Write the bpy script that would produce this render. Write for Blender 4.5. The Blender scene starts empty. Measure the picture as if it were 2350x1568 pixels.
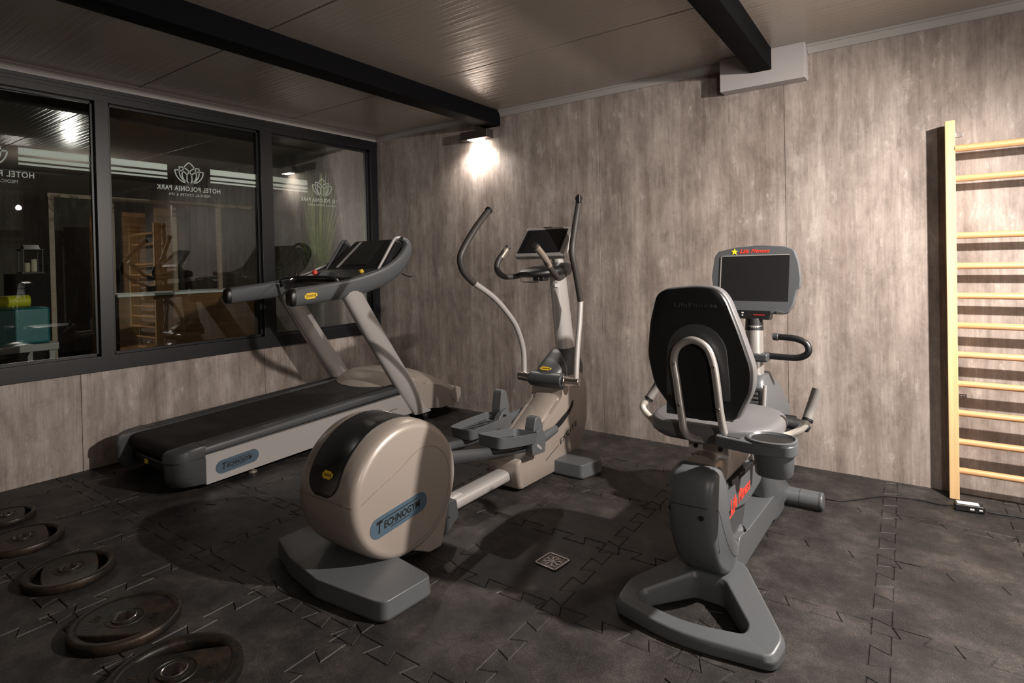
import bpy, bmesh, math, random
from mathutils import Vector, Matrix
random.seed(7)
S = bpy.context.scene
C = S.collection

# ------------------------------------------------------------------ camera
cam = bpy.data.cameras.new('camera')
cam.sensor_width = 36.0
cam.lens = 1350.0 / 2350.0 * 36.0
cam.shift_y = -165.9 / 2350.0
cam.clip_start = 0.05
cam.clip_end = 100
co = bpy.data.objects.new('camera', cam)
C.objects.link(co)
S.camera = co
_y, _p, _r = 0.6283, -0.0113, -0.0216
fw = Vector((-math.sin(_y) * math.cos(_p), math.cos(_y) * math.cos(_p), math.sin(_p)))
rt = Vector((math.cos(_y), math.sin(_y), 0))
up = rt.cross(fw)
r2 = rt * math.cos(_r) + up * math.sin(_r)
u2 = -rt * math.sin(_r) + up * math.cos(_r)
M = Matrix((r2, u2, -fw)).transposed().to_4x4()
M.translation = Vector((4.70619, -4.12938, 1.35))
co.matrix_world = M

# ------------------------------------------------------------------ world + lights + exposure
w = bpy.data.worlds.new('night')
S.world = w
w.use_nodes = True
w.node_tree.nodes['Background'].inputs[0].default_value = (0.9, 0.85, 0.8, 1)
w.node_tree.nodes['Background'].inputs[1].default_value = 0.02

def light(name, kind, loc, target, power, color, size=0.05, spot=None, blend=0.5):
    d = bpy.data.lights.new(name, kind)
    d.energy = power
    d.color = color
    if kind == 'AREA':
        d.shape = 'DISK'
        d.size = size
    else:
        d.shadow_soft_size = size
    if kind == 'SPOT':
        d.spot_size = math.radians(spot)
        d.spot_blend = blend
    o = bpy.data.objects.new(name, d)
    o.location = loc
    v = Vector(target) - Vector(loc)
    o.rotation_euler = v.to_track_quat('-Z', 'Y').to_euler()
    C.objects.link(o)
    return o
WARM = (1.0, 0.915, 0.84)
light('spotlight_main', 'SPOT', (5.65, -1.5, 2.27), (4.25, -1.27, 0.6), 680, WARM, 0.03, 156, 1.0)
light('spotlight_second', 'SPOT', (6.1, -5.3, 2.15), (4.3, -0.6, 0.4), 125, WARM, 0.03, 100, 1.0)
light('wall_lamp_light', 'SPOT', (1.385, -0.085, 2.44), (1.385, -0.06, 0.5), 45, WARM, 0.03, 150, 0.7)
light('ceiling_fill', 'AREA', (7.0, -2.6, 1.2), (5.9, -2.3, 2.7), 44, WARM, 1.6)  # unseen fill light, added to brighten the ceiling from below
light('next_room_light', 'POINT', (-3.4, -1.6, 2.3), (0, 0, 0), 12, WARM, 0.05)
light('plant_fill_light', 'SPOT', (-0.30, -0.55, 2.5), (-0.45, -0.38, 1.0), 26, WARM, 0.03, 110, 0.7)  # added spot that lifts the reed plant behind the glass, no fixture

S.view_settings.view_transform = 'Standard'
S.view_settings.look = 'None'
S.view_settings.exposure = 0.1
S.view_settings.gamma = 1.0
S.view_settings.use_curve_mapping = False

# ------------------------------------------------------------------ materials
def mat(name, col, rough=0.5, metal=0.0, spec=0.5, bump=None, var=None, coat=0.0, emit=None, aniso=0.0):
    m = bpy.data.materials.new(name)
    m.use_nodes = True
    nt = m.node_tree
    b = nt.nodes['Principled BSDF']
    b.inputs['Base Color'].default_value = (*col, 1)
    b.inputs['Roughness'].default_value = rough
    b.inputs['Metallic'].default_value = metal
    b.inputs['Specular IOR Level'].default_value = spec
    b.inputs['Coat Weight'].default_value = coat
    if emit:
        b.inputs['Emission Color'].default_value = (*emit[0], 1)
        b.inputs['Emission Strength'].default_value = emit[1]
    tc = nt.nodes.new('ShaderNodeTexCoord')
    if var:
        col2, sc, lo, hi = var
        n = nt.nodes.new('ShaderNodeTexNoise')
        n.inputs['Scale'].default_value = 1.0
        n.inputs['Detail'].default_value = 6
        n.inputs['Roughness'].default_value = 0.65
        mp = nt.nodes.new('ShaderNodeMapping')
        mp.inputs['Scale'].default_value = sc if isinstance(sc, tuple) else (sc, sc, sc)
        nt.links.new(tc.outputs['Object'], mp.inputs[0])
        nt.links.new(mp.outputs[0], n.inputs['Vector'])
        cr = nt.nodes.new('ShaderNodeValToRGB')
        cr.color_ramp.elements[0].position = lo
        cr.color_ramp.elements[1].position = hi
        cr.color_ramp.elements[0].color = (*col, 1)
        cr.color_ramp.elements[1].color = (*col2, 1)
        nt.links.new(n.outputs[0], cr.inputs[0])
        nt.links.new(cr.outputs[0], b.inputs['Base Color'])
    if bump:
        sc, st, dist = bump
        n2 = nt.nodes.new('ShaderNodeTexNoise')
        n2.inputs['Scale'].default_value = 1.0
        n2.inputs['Detail'].default_value = 3
        mp2 = nt.nodes.new('ShaderNodeMapping')
        mp2.inputs['Scale'].default_value = sc if isinstance(sc, tuple) else (sc, sc, sc)
        nt.links.new(tc.outputs['Object'], mp2.inputs[0])
        nt.links.new(mp2.outputs[0], n2.inputs['Vector'])
        bp = nt.nodes.new('ShaderNodeBump')
        bp.inputs['Strength'].default_value = st
        bp.inputs['Distance'].default_value = dist
        nt.links.new(n2.outputs[0], bp.inputs['Height'])
        nt.links.new(bp.outputs[0], b.inputs['Normal'])
    return m

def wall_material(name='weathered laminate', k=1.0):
    m = bpy.data.materials.new(name)
    m.use_nodes = True
    nt = m.node_tree
    N = nt.nodes.new
    L = nt.links.new
    b = nt.nodes['Principled BSDF']
    tc = N('ShaderNodeTexCoord')
    def noise(scale, detail, rough, dist=0.0):
        mp = N('ShaderNodeMapping'); mp.inputs['Scale'].default_value = scale
        L(tc.outputs['Object'], mp.inputs[0])
        n = N('ShaderNodeTexNoise'); n.inputs['Scale'].default_value = 1; n.inputs['Detail'].default_value = detail
        n.inputs['Roughness'].default_value = rough; n.inputs['Distortion'].default_value = dist
        L(mp.outputs[0], n.inputs['Vector'])
        return n.outputs[0]
    def ramp(f, stops):
        cr = N('ShaderNodeValToRGB')
        e = cr.color_ramp.elements
        while len(e) < len(stops): e.new(0.5)
        for el, (p, c) in zip(e, stops):
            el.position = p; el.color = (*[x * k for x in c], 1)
        L(f, cr.inputs[0])
        return cr.outputs[0]
    def mix(t, a, bb, f):
        mx = N('ShaderNodeMix'); mx.data_type = 'RGBA'; mx.blend_type = t
        if isinstance(f, float): mx.inputs[0].default_value = f
        else: L(f, mx.inputs[0])
        L(a, mx.inputs[6]); L(bb, mx.inputs[7])
        return mx.outputs[2]
    broad = noise((6.5, 6.5, 0.7), 9, 0.62, 0.1)
    streak = noise((30, 30, 2.0), 9, 0.66, 0.15)
    fine = noise((110, 110, 5.0), 5, 0.65, 0.1)
    blot = noise((4.0, 4.0, 2.2), 12, 0.80, 0.2)
    crisp = noise((11, 11, 4.2), 13, 0.78, 0.3)
    base = ramp(broad, [(0.30, (0.215, 0.176, 0.155)), (0.46, (0.275, 0.232, 0.207)), (0.54, (0.318, 0.272, 0.245)), (0.70, (0.395, 0.346, 0.315))])
    st = ramp(streak, [(0.34, (0.70, 0.69, 0.68)), (0.5, (0.98, 0.98, 0.98)), (0.68, (1.24, 1.24, 1.24))])
    c = mix('MULTIPLY', base, st, 0.60)
    bl = ramp(blot, [(0.38, (0.66, 0.645, 0.63)), (0.5, (0.97, 0.965, 0.96)), (0.62, (1.20, 1.21, 1.21))])
    c = mix('MULTIPLY', c, bl, 0.9)
    fn = ramp(fine, [(0.3, (0.78, 0.77, 0.76)), (0.7, (1.2, 1.2, 1.2))])
    c = mix('MULTIPLY', c, fn, 0.6)
    # pale worn patches with crisp edges, and darker flecks
    sm = N('ShaderNodeMath'); sm.operation = 'MULTIPLY'
    s1 = ramp(crisp, [(0.555, (0, 0, 0)), (0.60, (1, 1, 1))])
    s2 = ramp(blot, [(0.46, (0, 0, 0)), (0.56, (1, 1, 1))])
    L(s1, sm.inputs[0]); L(s2, sm.inputs[1])
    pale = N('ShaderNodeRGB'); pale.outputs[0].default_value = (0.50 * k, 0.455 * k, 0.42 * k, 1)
    sm2 = N('ShaderNodeMath'); sm2.operation = 'MULTIPLY'; sm2.inputs[1].default_value = 0.50
    L(sm.outputs[0], sm2.inputs[0])
    c = mix('MIX', c, pale.outputs[0], sm2.outputs[0])
    dk_ = ramp(crisp, [(0.37, (0.62, 0.60, 0.58)), (0.42, (1, 1, 1))])
    c = mix('MULTIPLY', c, dk_, 0.6)
    L(c, b.inputs['Base Color'])
    b.inputs['Roughness'].default_value = 0.55
    b.inputs['Specular IOR Level'].default_value = 0.35
    return m

def ceiling_material():
    m = mat('ribbed ceiling panel', (0.34, 0.295, 0.255), 0.22, 0.0, 0.6)
    nt = m.node_tree; N = nt.nodes.new; L = nt.links.new
    b = nt.nodes['Principled BSDF']
    tc = N('ShaderNodeTexCoord')
    sep = N('ShaderNodeSeparateXYZ'); L(tc.outputs['Object'], sep.inputs[0])
    # fine ribs parallel to the back wall
    nz = N('ShaderNodeTexNoise'); nz.inputs['Scale'].default_value = 1; nz.inputs['Detail'].default_value = 3
    mp = N('ShaderNodeMapping'); mp.inputs['Scale'].default_value = (0.4, 26, 1)
    L(tc.outputs['Object'], mp.inputs[0]); L(mp.outputs[0], nz.inputs['Vector'])
    mul = N('ShaderNodeMath'); mul.operation = 'MULTIPLY'; mul.inputs[1].default_value = 2 * math.pi / 0.045
    L(sep.outputs[1], mul.inputs[0])
    sn = N('ShaderNodeMath'); sn.operation = 'SINE'; L(mul.outputs[0], sn.inputs[0])
    pw = N('ShaderNodeMath'); pw.operation = 'MAXIMUM'; pw.inputs[1].default_value = 0.82; L(sn.outputs[0], pw.inputs[0])
    ad = N('ShaderNodeMath'); ad.operation = 'ADD'; L(pw.outputs[0], ad.inputs[0]); L(nz.outputs[0], ad.inputs[1])
    bp = N('ShaderNodeBump'); bp.inputs['Strength'].default_value = 0.9; bp.inputs['Distance'].default_value = 0.004
    L(ad.outputs[0], bp.inputs['Height']); L(bp.outputs[0], b.inputs['Normal'])
    return m

def rubber_floor():
    m = mat('speckled rubber', (0.05, 0.046, 0.044), 0.6, 0, 0.35, bump=(260, 0.35, 0.003))
    nt = m.node_tree; N = nt.nodes.new; L = nt.links.new
    b = nt.nodes['Principled BSDF']
    tc = N('ShaderNodeTexCoord')
    def noise(s, d, r):
        n = N('ShaderNodeTexNoise'); n.inputs['Scale'].default_value = s; n.inputs['Detail'].default_value = d
        n.inputs['Roughness'].default_value = r; L(tc.outputs['Object'], n.inputs['Vector']); return n.outputs[0]
    def ramp(f, stops):
        cr = N('ShaderNodeValToRGB'); e = cr.color_ramp.elements
        while len(e) < len(stops): e.new(0.5)
        for el, (p, c) in zip(e, stops): el.position = p; el.color = (*c, 1)
        L(f, cr.inputs[0]); return cr.outputs[0]
    a = ramp(noise(4.5, 8, 0.7), [(0.38, (0.013, 0.012, 0.012)), (0.52, (0.026, 0.0235, 0.0225)), (0.70, (0.062, 0.054, 0.050))])
    g = ramp(noise(170, 3, 0.6), [(0.35, (0.62, 0.62, 0.62)), (0.55, (1, 1, 1)), (0.78, (2.1, 2.1, 2.1))])
    mx = N('ShaderNodeMix'); mx.data_type = 'RGBA'; mx.blend_type = 'MULTIPLY'; mx.inputs[0].default_value = 0.8
    L(a, mx.inputs[6]); L(g, mx.inputs[7])
    dust = ramp(noise(420, 2, 0.5), [(0.66, (0, 0, 0)), (0.74, (1, 1, 1))])
    where = ramp(noise(3.1, 5, 0.7), [(0.42, (0, 0, 0)), (0.66, (0.8, 0.8, 0.8))])
    dm = N('ShaderNodeMath'); dm.operation = 'MULTIPLY'; L(dust, dm.inputs[0]); L(where, dm.inputs[1])
    m3 = N('ShaderNodeMix'); m3.data_type = 'RGBA'; m3.inputs[7].default_value = (0.24, 0.21, 0.19, 1)
    L(dm.outputs[0], m3.inputs[0]); L(mx.outputs[2], m3.inputs[6])
    L(m3.outputs[2], b.inputs['Base Color'])
    r = ramp(noise(6, 6, 0.7), [(0.3, (0.66, 0.66, 0.66)), (0.7, (0.45, 0.45, 0.45))])
    L(r, b.inputs['Roughness'])
    return m

def glass_material():
    m = bpy.data.materials.new('window glass')
    m.use_nodes = True
    nt = m.node_tree; N = nt.nodes.new; L = nt.links.new
    nt.nodes.remove(nt.nodes['Principled BSDF'])
    out = nt.nodes['Material Output']
    tr = N('ShaderNodeBsdfTransparent'); tr.inputs[0].default_value = (0.80, 0.86, 0.82, 1)
    gl = N('ShaderNodeBsdfGlossy'); gl.inputs['Roughness'].default_value = 0.0
    gl.inputs['Color'].default_value = (0.95, 1, 0.97, 1)
    fr = N('ShaderNodeFresnel'); fr.inputs[0].default_value = 1.62
    mx = N('ShaderNodeMixShader')
    L(fr.outputs[0], mx.inputs[0]); L(tr.outputs[0], mx.inputs[1]); L(gl.outputs[0], mx.inputs[2])
    L(mx.outputs[0], out.inputs[0])
    return m

def pine():
    return mat('varnished pine', (0.62, 0.41, 0.20), 0.42, 0, 0.4, var=((0.72, 0.50, 0.27), (40, 40, 1.2), 0.35, 0.65))

MAT = dict(
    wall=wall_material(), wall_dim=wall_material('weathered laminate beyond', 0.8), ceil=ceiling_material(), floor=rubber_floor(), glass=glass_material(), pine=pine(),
    beech=mat('beech dowel', (0.56, 0.28, 0.12), 0.35, 0, 0.5, var=((0.66, 0.38, 0.19), (2, 60, 60), 0.35, 0.65)),
    frame=mat('anthracite frame', (0.0060, 0.0064, 0.0085), 0.38, 0.0, 0.5),
    beam=mat('black painted steel', (0.003, 0.003, 0.004), 0.8, 0, 0.08),
    trim=mat('pale grey trim', (0.34, 0.32, 0.305), 0.5),
    boxw=mat('light grey cladding', (0.40, 0.375, 0.37), 0.6),
    film=mat('white frosted film', (0.80, 0.80, 0.80), 0.7),
    lampm=mat('brushed lamp metal', (0.10, 0.085, 0.085), 0.4, 0.7),
    glow=mat('lamp lens', (0.9, 0.9, 0.9), 0.4, emit=((1.0, 0.88, 0.76), 60)),
    dgrey=mat('charcoal plastic', (0.045, 0.048, 0.052), 0.42, 0, 0.5, bump=(420, 0.12, 0.001)),
    mgrey=mat('slate grey plastic', (0.078, 0.084, 0.090), 0.40, 0, 0.5, bump=(420, 0.12, 0.001)),
    black=mat('black plastic', (0.010, 0.010, 0.011), 0.38, 0, 0.5),
    matte=mat('matte black', (0.006, 0.006, 0.007), 0.7, 0, 0.3),
    screen=mat('dark display glass', (0.014, 0.014, 0.015), 0.28, 0, 0.6),
    champ=mat('champagne metallic plastic', (0.345, 0.295, 0.258), 0.36, 0.25, 0.5),
    silver=mat('satin silver paint', (0.50, 0.475, 0.46), 0.34, 0.45, 0.5),
    tube=mat('satin tube', (0.40, 0.375, 0.355), 0.33, 0.6, 0.5),
    chrome=mat('polished steel', (0.62, 0.58, 0.55), 0.22, 1.0, 0.5),
    ivory=mat('pale enamelled tube', (0.62, 0.58, 0.52), 0.30, 0.35, 0.5),
    belt=mat('running belt', (0.012, 0.012, 0.012), 0.75, 0, 0.3, var=((0.022, 0.020, 0.019), (3, 9, 3), 0.4, 0.7)),
    blue=mat('slate blue badge', (0.060, 0.095, 0.130), 0.45),
    yellow=mat('yellow label', (0.75, 0.50, 0.03), 0.5),
    starm=mat('yellow star', (0.85, 0.70, 0.03), 0.5),
    red=mat('red lettering', (0.62, 0.05, 0.03), 0.5), dimred=mat('dull red print', (0.22, 0.01, 0.012), 0.5),
    ink=mat('black lettering', (0.008, 0.008, 0.008), 0.5),
    vinyl=mat('grey vinyl', (0.115, 0.113, 0.118), 0.40, 0, 0.5, bump=(300, 0.15, 0.001)),
    grip=mat('grey foam grip', (0.16, 0.15, 0.14), 0.6, bump=(350, 0.3, 0.001)),
    dgrip=mat('dark foam grip', (0.035, 0.031, 0.029), 0.5, bump=(350, 0.3, 0.001)),
    bronze=mat('bronze tinted metal', (0.32, 0.27, 0.225), 0.32, 0.5),
    cast=mat('worn cast iron', (0.008, 0.007, 0.006), 0.45, 0.1, 0.45, bump=(60, 0.5, 0.003), var=((0.048, 0.027, 0.014), 9, 0.50, 0.80)),
    steel=mat('stainless steel', (0.60, 0.54, 0.52), 0.25, 1.0),
    white=mat('white label', (0.72, 0.71, 0.70), 0.5),
    leaf=mat('green reed leaf', (0.10, 0.14, 0.03), 0.5, var=((0.20, 0.24, 0.07), 14, 0.4, 0.6)),
    wood=mat('brown panelled wood', (0.14, 0.062, 0.018), 0.4, var=((0.24, 0.11, 0.035), (2, 2, 20), 0.35, 0.65)),
    pale=mat('pale timber', (0.34, 0.24, 0.17), 0.5, var=((0.42, 0.31, 0.23), (4, 4, 30), 0.35, 0.65)),
    teal=mat('teal vinyl mat', (0.01, 0.16, 0.18), 0.4), wax=mat('cream wax', (0.75, 0.68, 0.5), 0.5),
    lime=mat('yellow foam', (0.62, 0.60, 0.02), 0.5), cable=mat('black cable', (0.008, 0.008, 0.008), 0.5),
)

# ------------------------------------------------------------------ helpers
def children_of(o): return list(o.children)
def tag(o, label=None, cat=None, group=None, kind=None):
    if label: o['label'] = label
    if cat: o['category'] = cat
    if group: o['group'] = group
    if kind: o['kind'] = kind
    return o
def thing(name, label, cat, loc=(0, 0, 0), group=None):
    o = bpy.data.objects.new(name, None)
    o.empty_display_size = 0.1
    C.objects.link(o)
    o.location = loc
    tag(o, label, cat, group)
    return o
def obj(name, bm, m, parent=None, bevel=0.0, seg=3, smooth=True, ang=35, label=None):
    """link a bmesh given in world coordinates as one mesh object; children keep local coordinates of their parents"""
    org = Vector((0, 0, 0))
    p = parent
    while p is not None:
        org += p.location
        p = p.parent
    bmesh.ops.recalc_face_normals(bm, faces=bm.faces[:])
    if org.length:
        bmesh.ops.translate(bm, vec=-org, verts=bm.verts[:])
    me = bpy.data.meshes.new(name)
    bm.to_mesh(me); bm.free()
    me.materials.append(MAT[m] if isinstance(m, str) else m)
    o = bpy.data.objects.new(name, me)
    C.objects.link(o)
    if parent: o.parent = parent
    if smooth:
        me.shade_smooth()
    if bevel > 0:
        bv = o.modifiers.new('bevel', 'BEVEL')
        bv.width = bevel; bv.segments = seg; bv.limit_method = 'ANGLE'; bv.angle_limit = math.radians(ang)
        bv.harden_normals = True
        bv.use_clamp_overlap = True
    elif smooth:
        me.set_sharp_from_angle(angle=math.radians(ang))
    if label: o['label'] = label
    return o
def top(name, bm, m, label, cat, loc=None, bevel=0.0, group=None, **k):
    """a thing that is one mesh; its origin goes to loc"""
    if loc is not None:
        bmesh.ops.translate(bm, vec=-Vector(loc), verts=bm.verts[:])
    o = obj(name, bm, m, None, bevel, **k)
    if loc is not None: o.location = loc
    return tag(o, label, cat, group)
def struct(name, bm, m, bevel=0.0, parent=None, **k):
    o = obj(name, bm, m, parent, bevel, **k)
    if parent is None: o['kind'] = 'structure'
    return o
def B(): return bmesh.new()
def box(bm, x0, x1, y0, y1, z0, z1, mtx=None):
    vs = [bm.verts.new(Vector((x, y, z))) for x in (x0, x1) for y in (y0, y1) for z in (z0, z1)]
    for f in ((0, 1, 3, 2), (4, 6, 7, 5), (0, 4, 5, 1), (2, 3, 7, 6), (0, 2, 6, 4), (1, 5, 7, 3)):
        bm.faces.new([vs[i] for i in f])
    if mtx:
        for v in vs: v.co = mtx @ v.co
    return vs
def smoothpoly(pts, n=6, closed=True):
    """Catmull-Rom through the points"""
    out = []
    P = [Vector(p) for p in pts]
    m = len(P)
    rng = range(m) if closed else range(m - 1)
    for i in rng:
        if closed: p0, p1, p2, p3 = P[(i - 1) % m], P[i], P[(i + 1) % m], P[(i + 2) % m]
        else: p0, p1, p2, p3 = P[max(i - 1, 0)], P[i], P[i + 1], P[min(i + 2, m - 1)]
        for k in range(n):
            t = k / n
            out.append(0.5 * ((2 * p1) + (-p0 + p2) * t + (2 * p0 - 5 * p1 + 4 * p2 - p3) * t * t + (-p0 + 3 * p1 - 3 * p2 + p3) * t ** 3))
    if not closed: out.append(P[-1])
    return out
def roundpoly(pts, r, n=5):
    """round the corners of a 2D polygon; r number or list"""
    P = [Vector(p) for p in pts]; out = []; m = len(P)
    for i in range(m):
        ri = r[i] if isinstance(r, (list, tuple)) else r
        a, b, c = P[i - 1], P[i], P[(i + 1) % m]
        if ri <= 0: out.append(b); continue
        da, dc = (a - b), (c - b)
        ra = min(ri, da.length * 0.49, dc.length * 0.49)
        p, q = b + da.normalized() * ra, b + dc.normalized() * ra
        for k in range(n + 1):
            t = k / n
            out.append(p * (1 - t) ** 2 + b * 2 * t * (1 - t) + q * t * t)
    return out
AX = {'x': lambda a, b, c: Vector((c, a, b)), 'y': lambda a, b, c: Vector((a, c, b)), 'z': lambda a, b, c: Vector((a, b, c))}
def prism(bm, poly, c0, c1, axis='x', mtx=None, taper=None):
    """extrude a 2D polygon along an axis. axis x: poly is (y,z); y: (x,z); z: (x,y). taper scales the c1 end about the centroid"""
    f = AX[axis]
    cx = sum(p[0] for p in poly) / len(poly); cy = sum(p[1] for p in poly) / len(poly)
    t = taper or 1.0
    a = [bm.verts.new(f(p[0], p[1], c0)) for p in poly]
    b = [bm.verts.new(f(cx + (p[0] - cx) * t, cy + (p[1] - cy) * t, c1)) for p in poly]
    n = len(poly)
    bm.faces.new(a); bm.faces.new(b[::-1])
    for i in range(n):
        bm.faces.new((a[i], a[(i + 1) % n], b[(i + 1) % n], b[i]))
    if mtx:
        for v in a + b: v.co = mtx @ v.co
def frames(P):
    """rotation minimising frames along a polyline"""
    T = []
    for i in range(len(P)):
        a = P[max(i - 1, 0)]; b = P[min(i + 1, len(P) - 1)]
        T.append((b - a).normalized())
    n = T[0].orthogonal().normalized()
    if abs(T[0].x) < 0.9: n = (Vector((1, 0, 0)) - T[0] * T[0].x).normalized()
    out = []
    for i, t in enumerate(T):
        n = (n - t * n.dot(t)).normalized()
        out.append((P[i], t, n, t.cross(n)))
    return out
def tube(bm, pts, r, seg=14, sub=6, smooth=True, cap=True, flat=None):
    """swept round bar; r number or list per control point; flat=(a,b) scales the two section axes"""
    P = smoothpoly(pts, sub, False) if smooth and len(pts) > 2 else [Vector(p) for p in pts]
    m = len(P)
    def rad(i):
        if not isinstance(r, (list, tuple)): return r
        t = i / (m - 1) * (len(r) - 1); k = min(int(t), len(r) - 2)
        return r[k] * (1 - (t - k)) + r[k + 1] * (t - k)
    fa, fb = flat or (1, 1)
    rings = []
    for i, (p, t, n, bnorm) in enumerate(frames(P)):
        q = rad(i)
        rings.append([bm.verts.new(p + n * (math.cos(2 * math.pi * k / seg) * q * fa) + bnorm * (math.sin(2 * math.pi * k / seg) * q * fb)) for k in range(seg)])
    for a, b in zip(rings, rings[1:]):
        for k in range(seg):
            bm.faces.new((a[k], a[(k + 1) % seg], b[(k + 1) % seg], b[k]))
    if cap:
        bm.faces.new(rings[0][::-1]); bm.faces.new(rings[-1])
def sweep(bm, secs):
    """loft closed sections (lists of equally many points), capped"""
    rings = [[bm.verts.new(Vector(p)) for p in s] for s in secs]
    n = len(rings[0])
    for a, b in zip(rings, rings[1:]):
        for k in range(n): bm.faces.new((a[k], a[(k + 1) % n], b[(k + 1) % n], b[k]))
    bm.faces.new(rings[0][::-1]); bm.faces.new(rings[-1])
def cyl(bm, p0, p1, r, r2=None, seg=24):
    tube(bm, [p0, p1], [r, r if r2 is None else r2], seg, smooth=False)
def ring_lathe(bm, prof, centre, axis_m=None, seg=48):
    """revolve (radius, height) profile about z; closed if the profile returns to its start"""
    rings = []
    for k in range(seg):
        a = 2 * math.pi * k / seg
        rings.append([bm.verts.new((r * math.cos(a), r * math.sin(a), z)) for r, z in prof])
    n = len(prof)
    for k in range(seg):
        a, b = rings[k], rings[(k + 1) % seg]
        for i in range(n):
            j = (i + 1) % n
            if j == 0 and prof[0] != prof[-1] and not getattr(ring_lathe, 'closed', True): continue
            bm.faces.new((a[i], a[j], b[j], b[i]))
    M2 = Matrix.Translation(centre) @ (axis_m or Matrix.Identity(4))
    for rr in rings:
        for v in rr: v.co = M2 @ v.co
def plane_mtx(origin, xdir, ydir):
    x = Vector(xdir).normalized(); z = x.cross(Vector(ydir)).normalized(); y = z.cross(x)
    m = Matrix((x, y, z)).transposed().to_4x4(); m.translation = Vector(origin); return m
def text_bm(s, size, mtx, depth=0.001, shear=0.0, width=None, bold=0.0, space=1.0):
    """lettering as a thin solid; size is the cap height, width stretches it to a given length"""
    cu = bpy.data.curves.new('t', 'FONT'); cu.body = s; cu.size = size / 0.70; cu.shear = shear
    cu.extrude = depth; cu.offset = bold; cu.align_x = 'CENTER'; cu.align_y = 'CENTER'; cu.space_character = space
    cu.resolution_u = 3
    o = bpy.data.objects.new('t', cu); C.objects.link(o)
    dg = bpy.context.evaluated_depsgraph_get()
    me = bpy.data.meshes.new_from_object(o.evaluated_get(dg))
    bm = bmesh.new(); bm.from_mesh(me)
    bpy.data.objects.remove(o); bpy.data.curves.remove(cu); bpy.data.meshes.remove(me)
    xs = [v.co.x for v in bm.verts]; w0 = max(xs) - min(xs); cx = (max(xs) + min(xs)) / 2
    ys = [v.co.y for v in bm.verts]; cy = (max(ys) + min(ys)) / 2
    k = (width / w0) if width else 1.0
    for v in bm.verts:
        v.co = mtx @ Vector(((v.co.x - cx) * k, v.co.y - cy, v.co.z))
    return bm
def merge(a, b):
    me = bpy.data.meshes.new('m'); b.to_mesh(me); b.free(); a.from_mesh(me); bpy.data.meshes.remove(me); return a
def ribbon(bm, pts, w, mtx, depth=0.0008):
    """flat stroke of width w along 2D points, placed by mtx"""
    P = [Vector((p[0], p[1], 0)) for p in pts]
    L, Rr = [], []
    for i, p in enumerate(P):
        t = (P[min(i + 1, len(P) - 1)] - P[max(i - 1, 0)]).normalized(); n = Vector((-t.y, t.x, 0)) * w / 2
        L.append(p + n); Rr.append(p - n)
    for z in (0,):
        up_ = [(bm.verts.new(mtx @ (a + Vector((0, 0, depth)))), bm.verts.new(mtx @ (b + Vector((0, 0, depth))))) for a, b in zip(L, Rr)]
        dn = [(bm.verts.new(mtx @ a), bm.verts.new(mtx @ b)) for a, b in zip(L, Rr)]
    for i in range(len(P) - 1):
        bm.faces.new((up_[i][0], up_[i][1], up_[i + 1][1], up_[i + 1][0]))
        bm.faces.new((dn[i][0], dn[i + 1][0], dn[i + 1][1], dn[i][1]))
        bm.faces.new((up_[i][0], up_[i + 1][0], dn[i + 1][0], dn[i][0]))
        bm.faces.new((up_[i][1], dn[i][1], dn[i + 1][1], up_[i + 1][1]))
def polyface(bm, pts, mtx, depth=0.0008):
    a = [bm.verts.new(mtx @ Vector((p[0], p[1], depth))) for p in pts]
    b = [bm.verts.new(mtx @ Vector((p[0], p[1], 0))) for p in pts]
    bm.faces.new(a); bm.faces.new(b[::-1])
    n = len(pts)
    for i in range(n): bm.faces.new((a[i], b[i], b[(i + 1) % n], a[(i + 1) % n]))
def stadium(w, h, n=10):
    """rounded slot outline, w long h high, centred"""
    r = h / 2; out = []
    for k in range(n + 1):
        a = -math.pi / 2 + math.pi * k / n; out.append((w / 2 - r + r * math.cos(a), r * math.sin(a)))
    for k in range(n + 1):
        a = math.pi / 2 + math.pi * k / n; out.append((-w / 2 + r + r * math.cos(a), r * math.sin(a)))
    return out
def lerp(a, b, t): return a + (b - a) * t
# ================================================================== the room
XR, YF, H = 8.2, -5.6, 2.675
# floor: interlocking rubber mats with dovetail seams
def dovetail(n_t, p, a):
    pts = []
    for i in range(n_t):
        for t, s in ((0.32, -1), (0.18, 1), (0.82, 1), (0.68, -1)):
            pts.append(((i + t) * p, s * a))
    return pts
bm = B()
PX_, PY_, A_ = 0.54, 0.556, 0.031
nx, ny = 18, 13
x00, y00 = 4.4595 - 10 * PX_, -0.545 + PY_
def gp(x, y): return (x - (y) * 0.038, y)          # the mats run slightly askew
cache = {}
def V(x, y):
    k = (round(x, 5), round(y, 5))
    if k not in cache:
        q = gp(x, y); cache[k] = bm.verts.new((q[0], q[1], 0))
    return cache[k]
for i in range(nx):
    for j in range(ny):
        x0 = x00 + i * PX_; y1 = y00 + PY_ - j * PY_; y0 = y1 - PY_
        c = [(x0 - A_, y0 - A_), (x0 + PX_ - A_, y0 - A_), (x0 + PX_ - A_, y1 - A_), (x0 - A_, y1 - A_)]
        bot = [(x0 + t, y0 + s) for t, s in dovetail(3, PX_ / 3, A_)]
        tp = [(x0 + t, y1 + s) for t, s in dovetail(3, PX_ / 3, A_)]
        le = [(x0 + s, y0 + t) for t, s in dovetail(3, PY_ / 3, A_)]
        ri = [(x0 + PX_ + s, y0 + t) for t, s in dovetail(3, PY_ / 3, A_)]
        loop = [c[0]] + bot + [c[1]] + ri + [c[2]] + tp[::-1] + [c[3]] + le[::-1]
        bm.faces.new([V(*p) for p in loop])
for f in bm.faces: f.normal_update()
res = bmesh.ops.inset_individual(bm, faces=bm.faces[:], thickness=0.0034, depth=0.0, use_even_offset=True)
outer = set(cache.values())
for v in outer: v.co.z = -0.005
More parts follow.
